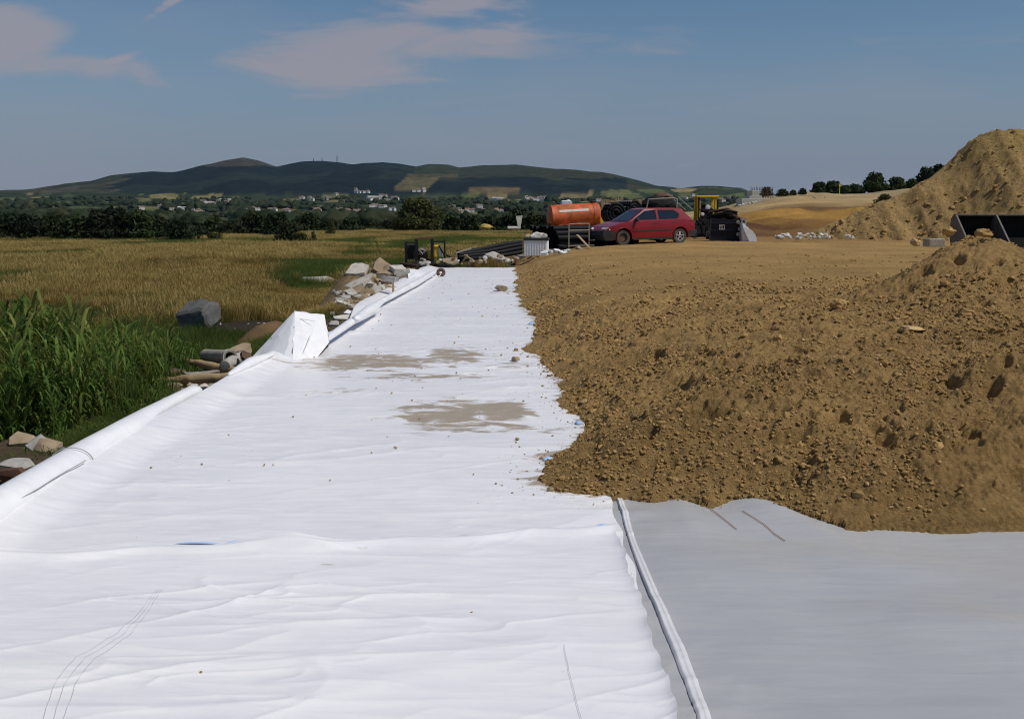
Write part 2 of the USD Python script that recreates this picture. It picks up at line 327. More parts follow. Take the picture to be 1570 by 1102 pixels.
def earth(x, y, fine=True):
    x, y = np.asarray(x, float), np.asarray(y, float)
    s = sdist(x, y) + (fbm(P3(x * 2.2, y * 2.2, .3), 4, 51) - .5) * .42 * np.clip(y / 9, .6, 1.3)
    big = fbm(P3(x / 1.7, y / 1.7, .1), 3, 52) - .5
    top = .62 + .14 * big * (1 - sstep(13, 22, y))
    rise = np.clip(s, 0, None); h = top * (1 - np.exp(-(rise / 1.15) ** 1.1))
    hump = lambda cx, cy, rx, ry, a, rot=0.0: a * np.exp(-((((x - cx) * math.cos(rot) + (y - cy) * math.sin(rot)) / rx) ** 2 + ((-(x - cx) * math.sin(rot) + (y - cy) * math.cos(rot)) / ry) ** 2))
    h = h + sstep(.1, .9, rise) * (hump(6.05, 13.0, 1.0, 1.2, .68) + hump(7.2, 11.8, 1.2, 1.2, .17) + hump(5.2, 12.2, 1.1, .9, .25) + hump(3.65, 6.95, .55, .5, .20) + hump(4.7, 8.2, 1.0, .5, .16, .5) + hump(2.4, 7.6, .9, .28, .12, -.6) + hump(1.55, 6.9, .35, .4, .08)
                                + hump(3.05, 7.4, .30, .5, -.12) + hump(9, 10, 2.5, 2, .12) + hump(6.2, 9.2, 1.6, .5, .14, -.3))
    rough = (1 - sstep(12.5, 17, y - .22 * x)) * .85 + .15
    left = np.exp(-(rise / 1.2) ** 2); rough = np.maximum(rough, left * .7)
    h = h + rough * np.clip(rise / .25, 0, 1) * ((fbm(P3(x * 2.6, y * 2.6, .4), 4, 53) - .5) * .20)
    if fine:
        n1 = fbm(P3(x * 9, y * 9, .6), 4, 54); n2 = noise(P3(x * 16, y * 16, .4), 55); n3 = noise(P3(x * 34, y * 34, .4), 56)
        clod = np.clip(n2 - .62, 0, 1) * .10; bb = lambda f, sd: np.abs(2 * noise(P3(x * f + .3 * np.sin(y * 3), y * f, .37), sd) - 1)
        bil = (bb(5.5, 151) * .04 + bb(12, 152) * .036 + bb(23, 153) * .028 + bb(41, 154) * .017) * (.45 + 1.1 * fbm(P3(x * 1.1, y * 1.1, .2), 3, 155)) - .05
        h = h + rough * np.clip(rise / .22, .0, 1) * ((n1 - .5) * .05 + clod + bil)
        h = h - rough * .07 * np.clip(.36 - fbm(P3(x * 5.5, y * 5.5, .2), 2, 57), 0, 1) * 10 * np.clip(rise / .4, 0, 1)
        h = h + .03 * (fbm(P3(x / 1.2, y / .6, .7), 4, 58) - .5) + .012 * (noise(P3(x * 5, y * 5, 1.2), 59) - .5) * np.clip(rise, 0, 1)
    h = h + .10 * sstep(1.5, 6, x) * sstep(34, 40, y)
    return np.where(s > 0, h + .012 + .03 * (1 - np.exp(-rise / .05)) * sstep(.5, .8, x), .012 + np.maximum(s, -.3) * .8), s
ys = np.concatenate([np.concatenate([np.geomspace(5.2, 11, 440), np.geomspace(11.02, 24, 270)]), np.geomspace(24.15, 52, 110)])
ts = np.concatenate([np.linspace(-.03, .62, 600), np.linspace(.625, 1.3, 70)])
YY, TT = np.meshgrid(ys, ts, indexing='ij'); XX = YY * TT
EZ, ES = earth(XX, YY)
ev, ef = grid_mesh(XX, YY, EZ); keep = (ES.ravel()[ef] > -.16).any(1); ef = ef[keep]
uq, inv = np.unique(ef, return_inverse=True); ev = ev[uq]; ef = inv.reshape(-1, 3)
damp = fbm(P3(ev[:, 0] * .9, ev[:, 1] * .9, .7), 4, 61)
gradec = sstep(13, 19, ev[:, 1] - .2 * ev[:, 0])
ecol = np.array((.345, .218, .086)) * (1 - gradec[:, None]) + np.array((.345, .218, .084)) * gradec[:, None]
ecol = ecol * (.60 + .80 * damp[:, None])
far = sstep(38, 46, ev[:, 1]); ecol = ecol * (1 - far[:, None]) + far[:, None] * np.array((.27, .155, .06))
def soilmat(name, bump=.8, bd=.03, bs=55.0):
    return usdkit.material(stage, '/World/Looks/' + name, {
        'a': ('attribute', dict(attribute='cover')), 'g': ('geometry', {}), 'n': ('noise_texture', dict(scale=14.0, detail=8.0, roughness=.75)), 'nr': ('map_range', dict(from_min=.28, from_max=.72, to_min=.62, to_max=1.4)),
        'v': ('voronoi_texture', dict(scale=38.0, feature='f1')), 'vr': ('map_range', dict(from_min=0, from_max=.9, to_min=1.12, to_max=.8)), 'mm': ('math', dict(math_type='multiply')),
        'mx': ('vector_math', dict(math_type='scale')), 'n2': ('noise_texture', dict(scale=bs, detail=7.0, roughness=.75)), 'b': ('bump', dict(strength=bump, distance=bd)),
        'p': ('principled_bsdf', dict(roughness=.95, specular_ior_level=.12))},
        [('g.position', 'n.vector'), ('g.position', 'v.vector'), ('g.position', 'n2.vector'), ('n.fac', 'nr.value'), ('v.distance', 'vr.value'), ('nr.result', 'mm.value1'), ('vr.result', 'mm.value2'), ('a.color', 'mx.vector1'), ('mm.value', 'mx.scale'), ('mx.vector', 'p.base_color'),
         ('n2.fac', 'b.height'), ('b.normal', 'p.normal')], surface='p.BSDF')
MT['soil'] = soilmat('soil', 1.0, .045, 34.0)
p = obj('earth_fill', (ev, ef), MT['soil'], None, True, 'structure'); primvar(p, 'cover', ecol)
def ez(x, y): return float(earth(np.array([x]), np.array([y]))[0][0])

# ---------------------------------------------------------------- excavated ground beyond (ochre)
def works(x, y):
    x, y = np.asarray(x, float), np.asarray(y, float); t = x / y
    base = np.interp(y, [40, 46, 50, 56, 62, 66, 75, 95, 104, 118, 122, 150, 165, 190, 230, 320], [.55, .60, .72, 1.0, 1.02, 1.3, 1.55, 2.3, 2.7, 3.05, 3.55, 5.05, 5.75, 5.9, 4, -.5])
    zf = np.interp(y, [0, 150, 400], [-.6, -.6, .3])
    k = (.5 + .5 * sstep(.16, .29, t)) ; k = np.where(y < 75, k + (1 - k) * (1 - sstep(60, 75, y)), k)
    z = zf + (base - zf) * k * sstep(.02, .10, t)
    z = z + sstep(.34, .43, t) * sstep(120, 165, y) * 1.1
    z0_ = z
    z = z + (fbm(P3(x / 7, y / 7, .1), 5, 71) - .5) * np.clip(y / 60, .25, 1.4) * 1.3 + (fbm(P3(x / 1.2, y / 1.2, .1), 3, 72) - .5) * .34 + .5 * np.clip(y / 80, .2, 1.3) * (np.abs(2 * fbm(P3(x / 9, y / 3.5, .6), 3, 76) - 1) - .3)
    z = np.where(y > 100, z0_ + (z - z0_) * (1 - .72 * sstep(100, 118, y)), z)
    z = z + .7 * np.exp(-(((x - .345 * 84) / 1.5) ** 2 + ((y - 84) / 2) ** 2)) + np.clip(y / 60, .3, 1.5) * .35 * (fbm(P3(x / 3, y / 2.2, .1), 3, 75) - .5)
    return z
ys = np.geomspace(43, 320, 170); ts = np.concatenate([np.linspace(.0, .58, 260), np.linspace(.59, 1.6, 50)])
YY, TT = np.meshgrid(ys, ts, indexing='ij'); XX = YY * TT
wv, wf = grid_mesh(XX, YY, works(XX, YY))
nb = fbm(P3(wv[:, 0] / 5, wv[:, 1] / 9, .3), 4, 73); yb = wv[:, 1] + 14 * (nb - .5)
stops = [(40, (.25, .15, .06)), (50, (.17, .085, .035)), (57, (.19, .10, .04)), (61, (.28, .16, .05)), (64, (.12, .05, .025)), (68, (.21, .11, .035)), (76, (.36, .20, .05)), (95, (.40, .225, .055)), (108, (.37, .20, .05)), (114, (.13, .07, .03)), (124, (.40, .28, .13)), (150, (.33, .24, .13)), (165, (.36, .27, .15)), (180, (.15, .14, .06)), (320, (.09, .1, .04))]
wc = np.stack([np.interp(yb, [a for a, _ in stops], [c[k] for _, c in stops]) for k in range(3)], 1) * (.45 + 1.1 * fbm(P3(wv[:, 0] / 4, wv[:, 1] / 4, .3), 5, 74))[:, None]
MT['works'] = soilmat('excavated_soil', .8, .3, 2.5)
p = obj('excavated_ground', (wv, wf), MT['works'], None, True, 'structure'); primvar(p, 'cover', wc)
def wz(x, y): return float(works(np.array([x]), np.array([y]))[0])

# ---------------------------------------------------------------- the big stockpile
crest = np.array([(1190, 366), (1230, 358), (1262, 348), (1300, 332), (1340, 313), (1370, 301), (1400, 285), (1440, 259), (1460, 240), (1480, 219), (1500, 209), (1520, 205), (1545, 204), (1570, 205), (1650, 200), (1780, 206), (1950, 240), (2150, 330), (2300, 372)], float)
YC = 47.0
def stock(x, y):
    t = x / YC
    zc = CAMZ + YC * (335 - np.interp(785 + FPX * t, crest[:, 0], crest[:, 1])) / FPX
    hh = np.maximum(zc - .55, 0)
    wdt = 1.35 * hh + .25
    q = np.clip(np.abs(y - YC) / np.maximum(wdt, .05), 0, 1.4)
    gul = fbm(P3(x / .9, y / 5., .2), 4, 81) - .5; lump = fbm(P3(x / 1.6, y / 1.6, .2), 4, 82) - .5
    prof = np.interp(q, [0, .12, .3, .85, 1.0, 1.4], [1, .985, .80, .16, .02, -.25])
    z = .55 + hh * prof + np.clip(hh, 0, 1.6) * (gul * .42 + lump * .32) * sstep(0, .25, q) + np.clip(hh, 0, 1) * .10 * lump
    rg = fbm(P3(x / .45 + y * .5, y / 2.6, .6), 3, 85); z = z - np.clip(hh, 0, 1.0) * np.clip(.46 - rg, 0, 1) * .9 * sstep(.15, .5, q) * (1 - sstep(.9, 1.1, q)) + np.clip(hh, 0, 1.0) * ((fbm(P3(x * 2.2, y * 2.2, .2), 4, 83) - .5) * .30 + np.clip(noise(P3(x * 4, y * 4, .2), 86) - .6, 0, 1) * .3)
    return z
xs = np.linspace(11.5, 47, 520); ys2 = np.concatenate([np.linspace(39.2, 48, 210), np.linspace(48.2, 56, 40)])
YY, XX = np.meshgrid(ys2, xs, indexing='ij'); sv, sf = grid_mesh(XX, YY, stock(XX, YY))
ns = fbm(P3(sv[:, 0] / 1.1, sv[:, 1] / 2 + sv[:, 2], .3), 4, 84)
topm = sstep(3.6, 5.2, sv[:, 2])[:, None]
sc = (np.array((.39, .26, .108)) * (1 - topm) + np.array((.34, .235, .09)) * topm) * (.7 + .6 * ns[:, None])
MT['stock'] = soilmat('stockpile_soil', .9, .25, 5.0)
p = obj('soil_stockpile', (sv, sf), MT['stock'], None, True, 'structure'); primvar(p, 'cover', sc)

# ================================================================ the sheets
XS = .615                      # where white meets grey
def wrinkle(x, y):
    x, y = np.asarray(x, float), np.asarray(y, float)
    big = (fbm(P3(x / 1.9, y / 1.0, .3), 3, 91) - .5) * .024
    xw, yw = x + .25 * (fbm(P3(x * .9, y * .9, .2), 2, 96) - .5), y + .18 * (fbm(P3(x * .8, y * 1.2, .6), 3, 97) - .5)
    n = noise(P3(xw * .32 + .10 * yw, yw * 2.6 - .12 * xw, .5), 92); ridge = (1 - np.abs(2 * n - 1)) ** 18 * .010
    n = noise(P3(xw * .6 - .1 * yw, yw * 6.5 + .9 * xw, .5), 93); ridge2 = (1 - np.abs(2 * n - 1)) ** 10 * .0045
    n = noise(P3(xw * .45 + .5 * yw, yw * 3.0 - 1.5 * xw, .5), 94); ridge3 = (1 - np.abs(2 * n - 1)) ** 18 * .010
    n = noise(P3(xw * .8 - 1.0 * yw, yw * 4.5 + 1.7 * xw, .3), 98); ridge = ridge + (1 - np.abs(2 * n - 1)) ** 14 * .006
    n = fbm(P3(x * .9 + .3 * y, y * 3.4 - .25 * x, .5), 3, 99); ridge = ridge + (1 - np.abs(2 * n - 1)) ** 22 * .0055
    return big + (ridge + ridge2 + ridge3) * (.15 + 1.9 * np.clip(fbm(P3(x / 1.1, y / .8, .9), 3, 95) - .32, 0, 1) * 1.4)
def bankz(x): return .085 * sstep(-2.55, -2.95, x)
def sheetz(x, y): return wrinkle(x, y) * (1 - .75 * sstep(-2.7, -2.95, x)) + bankz(x)
def seam_y(x):
    a, b = G(0, 858), G(950, 816); k = (np.asarray(x, float) - a[0]) / (b[0] - a[0])
    return a[1] + (b[1] - a[1]) * k + .03 * np.sin(x * 3.1) + .018 * np.sin(x * 9.7 + 1) - .05 * np.exp(-((x + 1.2) / .35) ** 2)
def plastic(name, col, rough, mud=True, spec=.45):
    nodes = {'g': ('geometry', {}), 'mp': ('mapping', dict(scale=(1.2, 7.0, 1.0))), 'n': ('noise_texture', dict(scale=2.2, detail=6.0, roughness=.6, distortion=.6)), 'mpl': ('mapping', dict(scale=(.5, 1.1, 1.0))), 'nl': ('noise_texture', dict(scale=1.0, detail=3.0)), 'ml': ('math', dict(math_type='multiply_add', value2=.45, value3=0.0)), 'ms': ('math', dict(math_type='multiply_add', value2=.55)), 'r': ('rgb_ramp', {'ramp': [(.36, np.array(col) * [.885, .885, .925]), (.60, col)]}),
             'mp2': ('mapping', dict(scale=(1.0, 9.0, 1.0), rotation=(0, 0, .12))), 'n2': ('noise_texture', dict(type='ridged_multifractal', use_normalize=True, scale=2.4, detail=6.0, roughness=.55, distortion=.5)), 'b': ('bump', dict(strength=.30, distance=.006)),
             'rr': ('noise_texture', dict(scale=5.0, detail=4.0)), 'rm': ('map_range', dict(to_min=rough - .1, to_max=rough + .14)),
             'p': ('principled_bsdf', dict(specular_ior_level=spec))}
    links = [('g.position', 'mp.vector'), ('mp.vector', 'n.vector'), ('g.position', 'mpl.vector'), ('mpl.vector', 'nl.vector'), ('nl.fac', 'ml.value1'), ('n.fac', 'ms.value1'), ('ml.value', 'ms.value3'), ('ms.value', 'r.fac'), ('g.position', 'mp2.vector'), ('mp2.vector', 'n2.vector'), ('n2.fac', 'b.height'), ('b.normal', 'p.normal'), ('g.position', 'rr.vector'), ('rr.fac', 'rm.value'), ('rm.result', 'p.roughness')]
    if mud:
        nodes |= {'mp3': ('mapping', dict(scale=(1.6, 3.6, 1.0))), 'a': ('attribute', dict(attribute='mud')), 'mn': ('noise_texture', dict(scale=1.7, detail=10.0, roughness=.68, distortion=.5)), 'ad': ('math', dict(math_type='add')), 'mc': ('math', dict(math_type='multiply_add', value2=2.2, value3=-1.1)), 'mr': ('map_range', dict(from_min=.42, from_max=.62, to_max=.9, clamp=True)),
                  'mx': ('mix', dict(color2=(.31, .235, .145))), 'dn': ('noise_texture', dict(scale=.7, detail=3.0)), 'dr': ('map_range', dict(from_min=.5, from_max=.8, to_max=.10, clamp=True)), 'dx': ('mix', dict(color2=(.62, .50, .42)))}
        links += [('g.position', 'mp3.vector'), ('mp3.vector', 'mn.vector'), ('a.fac', 'ad.value1'), ('mn.fac', 'mc.value1'), ('mc.value', 'ad.value2'), ('ad.value', 'mr.value'), ('mr.result', 'mx.fac'), ('g.position', 'dn.vector'), ('dn.fac', 'dr.value'), ('dr.result', 'dx.fac'), ('r.color', 'dx.color1'), ('dx.color', 'mx.color1'), ('mx.color', 'p.base_color')]
    else: links += [('r.color', 'p.base_color')]
    return usdkit.material(stage, '/World/Looks/' + name, nodes, links, surface='p.BSDF')
MT['white'] = plastic('white_sheet', (.765, .755, .765), .34)
MT['whiteclean'] = plastic('white_sheet_clean', (.78, .78, .79), .32, False)
MT['grey'] = plastic('grey_sheet', (.395, .397, .40), .27, False, .5)
MT['blue'] = mat('blue_underside', (.33, .50, .80), .45, .1, 4)
MT['seam'] = mat('dark_seam', (.30, .29, .28), .6, .2, 20)
mudspots = [(565, 556, 120, 13, .62), (700, 547, 50, 14, .6), (640, 578, 150, 6, .45), (690, 635, 90, 24, .62), (770, 632, 60, 20, .66), (730, 655, 110, 10, .5), (520, 600, 90, 8, .3), (800, 560, 60, 10, .35), (860, 660, 60, 14, .3), (560, 665, 60, 6, .2), (770, 445, 30, 6, .4)]
def mudat(x, y):
    m = np.zeros(np.shape(x))
    for a, b, w, h, k in mudspots:
        c = G(a, b); rx = w / FPX * c[1]; ry = abs(G(a, b - h)[1] - c[1])
        m = np.maximum(m, k * 1.15 * np.clip(1.5 - np.hypot((x - c[0]) / rx, (y - c[1]) / ry), 0, 1))
    s = -sdist(x, y); m = np.maximum(m, .58 * np.exp(-np.maximum(s, 0) / .16)); return np.clip(m, 0, 1)
far_w = thing('white_membrane', 'long white plastic sheet running back to the rubble, with mud patches', 'plastic sheet')
ys = np.geomspace(4.4, 35.2, 560); us = np.linspace(0, 1, 230)
YY, UU = np.meshgrid(ys, us, indexing='ij')
wl = -2.98 + .05 * np.sin(YY * .9) + .25 * np.exp(-((YY - 15.5) / 3) ** 2)
XX = wl + (XS - .02 + .012 * np.sin(YY * 11) - wl) * UU
endw = sstep(33, 35.2, YY); XX = XX * 1
ZZ = sheetz(XX, YY) * (1 - endw * .3) + .0
inside = sdist(XX, YY) < .75
v, f = grid_mesh(XX, YY, ZZ); f = f[inside.ravel()[f].all(1)]; uq, inv = np.unique(f, return_inverse=True); v = v[uq]; f = inv.reshape(-1, 3)
mu = mudat(v[:, 0], v[:, 1]); v[:, 2] += .016 * np.clip(mu - .3, 0, .4) / .4 * np.clip(fbm(P3(v[:, 0] * 7, v[:, 1] * 9, .4), 4, 141) - .35, 0, 1) * 2
p = obj('sheet', (v, f), MT['white'], far_w, True); primvar(p, 'mud', mudat(v[:, 0], v[:, 1]))
near_w = thing('white_membrane', 'nearest white plastic sheet, lapped over the sheet behind along a crosswise seam', 'plastic sheet')
us = np.linspace(0, 1, 420); vs = np.linspace(0, 1, 420)
VV, UU = np.meshgrid(vs, us, indexing='ij')
xl = -3.3; xr0 = XS - .045
y0 = 1.0
YY = y0 + 0 * VV
# rows from y0 to the seam
Xg = xl + (xr0 - xl) * UU
top = seam_y(Xg); YY = y0 + (top - y0) * VV
wav = .006 * np.sin(YY * 11 + 2 * np.sin(YY * 2.3)) + .005 * np.sin(YY * 31 + 1) + .024 * (noise(P3(YY * 6, .5 + 0 * YY, .5), 5) - .5)
XX = Xg + wav * UU ** 12
lift = .012 + .05 * np.exp(-((XX + 1.15) / .22) ** 2) + .045 * np.exp(-((XX + 2.75) / .25) ** 2) + .005 * np.exp(-((XX - .5) / .15) ** 2) + .015 * noise(P3(XX * 2, .5 + 0 * XX, .2), 9)
ZZ = sheetz(XX, YY) + .007 + lift * np.exp(-((top - YY) / .07)) + .02 * np.exp(-((top - YY - .05) / .035) ** 2) * (.6 + .8 * noise(P3(XX * 2.2, .5 + 0 * XX, .7), 19)) + .016 * np.exp(-((xr0 + wav - XX) / .03)) * (.4 + noise(P3(YY * 7, .5 + 0 * YY, .9), 6))
p = obj('sheet', grid_mesh(XX, YY, ZZ), MT['white'], near_w, True); primvar(p, 'mud', np.zeros(XX.size) + .12 * noise(P3(XX.ravel() * 3, YY.ravel() * 3, .1), 8))
for cx, w, h in ((-1.62, .15, .018), (-2.52, .16, .02), (.50, .06, .05), (-1.42, .09, .012)):     # folded-back blue underside
    xx = np.linspace(cx - w, cx + w, 24); prof = np.sqrt(np.clip(1 - ((xx - cx) / w) ** 2, 0, 1))
    tt = np.linspace(0, 1, 5)[:, None]
    X = xx[None] + 0 * tt; Y = seam_y(xx)[None] + (-.3 + 1.3 * tt) * h * prof[None] + .002; Z = sheetz(X, Y) + .012 + .028 * prof[None] * np.sin(tt * 2.2 + .9)
    obj('blue_underside', grid_mesh(X, Y, Z), MT['blue'], near_w, True, label='blue underside showing where the sheet edge folds back')
for ppx, ppy, w_, h_ in ((905, 681, .05, .05), (893, 648, .03, .07), (822, 496, .06, .12), (846, 705, .04, .03)):
    c_ = G(ppx - 6, ppy, .01); xx = np.linspace(c_[0] - w_, c_[0] + w_, 14); prof = np.sqrt(np.clip(1 - ((xx - c_[0]) / w_) ** 2, 0, 1)); tt = np.linspace(-.5, .5, 7)[:, None]; X = xx[None] + 0 * tt; Y = c_[1] + tt * h_ * prof[None] * 2 + .2 * (xx - c_[0])[None]; Z = sheetz(X, Y) + .008 + .02 * prof[None] * np.cos(tt * 3)
    obj('blue_underside', grid_mesh(X, Y, Z), MT['blue'], far_w, True, label='blue underside turned up at the soil edge')
gy = thing('grey_membrane', 'smooth grey geomembrane sheet in the right foreground below the soil', 'plastic sheet')
ys = np.geomspace(1.0, 8.2, 220); xs = np.concatenate([np.linspace(XS - .16, 5.6, 260), np.linspace(5.7, 14, 30)])
YY, XX = np.meshgrid(ys, xs, indexing='ij')
def greyz(x, y):
    z = (fbm(P3(x / 1.5 + .4 * y, y / .9 - .25 * x, .4), 3, 101) - .5) * .13 + (fbm(P3(x * 1.5 + y, y * 1.2 - x * .5, .4), 2, 102) - .5) * .05
    for a, b, c, dd, hh in ((1040, 768, 1080, 850, .022), (1150, 772, 1250, 860, .006), (1230, 800, 1420, 870, .022)):
        A, B = G(a, b), G(c, dd); u = B[:2] - A[:2]; L = np.hypot(*u); u /= L
        s_ = (x - A[0]) * u[0] + (y - A[1]) * u[1]; q = np.abs((x - A[0]) * u[1] - (y - A[1]) * u[0])
        z = z + hh * np.exp(-(q / .11) ** 2) * (1 - sstep(-.2, L, s_)) * sstep(-1.2, -.2, s_)
    k = sstep(XS - .02, XS + .45, x); return -.012 + z * k + (1 - k) * (wrinkle(x, y) - .006)
obj('sheet', grid_mesh(XX, YY, greyz(XX, YY)), MT['grey'], gy, True)
ys = np.linspace(1.0, 6.35, 260); tt = np.linspace(0, 1, 7)
FXb = XS + .045 + .01 * np.sin(ys * 2.3); lean = .046 + .008 * np.sin(ys * 1.9 + .6) + .002 * np.sin(ys * 7); ht = .009 + .002 * np.sin(ys * 3.3) - .005 * sstep(6.0, 6.35, ys)
X = FXb[:, None] - .028 + (lean[:, None] - .004) * tt[None]; Y = ys[:, None] + 0 * tt[None]; Z = greyz(X, Y) + .003 + 1.3 * ht[:, None] * np.interp(tt, [0, .17, .34, .5, .67, .84, 1], [0, .9, 1, .62, .8, 1, .1])[None]
v, f = grid_mesh(X, Y, Z); v2 = v + [.006, 0, -.002]; n = len(v)
MT['fin'] = plastic('weld_flap_sheet', (.62, .62, .63), .35, False)
obj('weld_flap', (np.vstack([v, v2]), np.vstack([f, f[:, ::-1] + n])), MT['fin'], gy, True, label='pale upstanding weld flap along the left edge')

# rolled edge of the white sheets along the bank
def rolltube(pts, r, name, parent, sides=26, matl=None):
    pts = np.array(pts, float); n = len(pts); L = np.concatenate([[0], np.cumsum(np.linalg.norm(np.diff(pts, axis=0), axis=1))])
    q = np.linspace(0, L[-1], max(40, int(L[-1] / .04))); p = np.stack([np.interp(q, L, pts[:, k]) for k in range(3)], 1)
    for k in range(3): p[2:-2, k] = np.convolve(p[:, k], np.ones(5) / 5, 'same')[2:-2]
    rr = np.interp(q, L, r) * (1 + .14 * (noise(P3(q * 1.7, .5 + 0 * q, .3), 17) - .5))
    rr[0] *= .55; rr[1] *= .88; rr[-1] *= .5; rr[-2] *= .85
    m = tube(p, rr, sides); vv = np.array(m.vertices); vv += .035 * (fbm(vv * [3.0, 1.6, 3.0], 4, 18)[:, None] - .5) * [1.3, .3, 1.0]; zc_ = np.repeat(p[:, 2], sides); zc_ = np.r_[zc_, p[0, 2], p[-1, 2]]; vv[:, 2] = zc_ + (vv[:, 2] - zc_) * .82; vv[:, 2] = np.where(vv[:, 2] < p[0, 2], vv[:, 2], vv[:, 2]); m.vertices = vv
    return obj(name, m, matl or MT['whiteclean'], parent, True)
rp = [(-2.90, 1.4, .05), (-2.90, 3.0, .05), (-2.92, 4.6, .06), (-2.95, 5.6, .06), (-3.0, 7.0, .07), (-3.04, 8.2, .06), (-3.06, 9.5, .05)]
rolltube(rp, [.13, .13, .13, .125, .11, .10, .08], 'rolled_edge', far_w)
rolltube([(-2.93, 10.2, .10), (-2.92, 11.0, .11), (-2.86, 11.8, .10)], [.03, .07, .03], 'rolled_edge', far_w)
a, b = G(497, 522, .12), G(575, 474, .12)
rolltube([a, (a + b) / 2 + [-.02, 0, .02], b], [.05, .07, .09], 'rolled_edge', far_w)
a, b = G(545, 490, .18), G(585, 462, .18)
rolltube([a, (a + b) / 2, b], [.07, .1, .06], 'rolled_edge', far_w)
a, b = G(585, 462, .12), G(668, 416, .12)
rolltube([a, (a + b) / 2 + [.03, 0, 0], b], [.06, .09, .08], 'rolled_edge', far_w)
c = np.array((-2.98, 6.55, .066)); th = np.linspace(-.9, 2.6, 22)          # the dark seam line round the near roll
obj('roll_seam', tube(np.stack([c[0] + .124 * np.sin(th), c[1] + .05 * th, c[2] + .108 * np.cos(th)], 1), .0035, 6), MT['seam'], far_w)
q = np.linspace(4.4, 6.5, 30); obj('roll_seam', tube(np.stack([-2.815 - .02 * (q - 4.4) + .004 * np.sin(q * 9), q, .100 - .0 * q], 1), .003, 6), MT['seam'], far_w)

# ---------------------------------------------------------------- the air
HAZE = usdkit.material(stage, '/World/Looks/haze', {'v': ('principled_volume', dict(color=(.45, .70, 1.0), density=1.7e-5, anisotropy=.0))}, volume='v.volume')
zlo, zhi = float(lv[:, 2].min()) - 1.0, float(lv[:, 2].max()) + 60.0
obj('haze', trimesh.creation.box((34000, 34000, zhi - zlo)).apply_translation((0, 0, (zlo + zhi) / 2)), HAZE, None, False, 'stuff')
# ================================================================ OBJECTS
MT['red'] = mat('red_car_paint', (.185, .006, .012), .35, .15, 1.5, coat=.35, spec=.3)
MT['trim'] = mat('black_trim', (.02, .02, .021), .6, .3, 8)
MT['alloy'] = mat('alloy', (.70, .70, .70), .35, .1, 8, metal=.5)
MT['steelwheel'] = mat('dark_steel_wheel', (.08, .08, .08), .5, .3, 8, metal=.3)
MT['seatcloth'] = mat('seat_cloth', (.22, .21, .21), .9, .2, 20)
MT['lamp'] = mat('lamp_lens', (.62, .64, .66), .12, .05, 5)
MT['tail'] = mat('tail_lens', (.25, .01, .01), .2, .1, 5)
MT['glass'] = usdkit.material(stage, '/World/Looks/window_glass', {'t': ('transparent_bsdf', dict(color=(.62, .68, .68))), 'g': ('glossy_bsdf', dict(roughness=.02, color=(.95, .97, 1))), 'f': ('fresnel', dict(IOR=1.9)), 'm': ('mix_closure', {})},
                              [('f.fac', 'm.fac'), ('t.BSDF', 'm.closure1'), ('g.BSDF', 'm.closure2')], surface='m.closure')
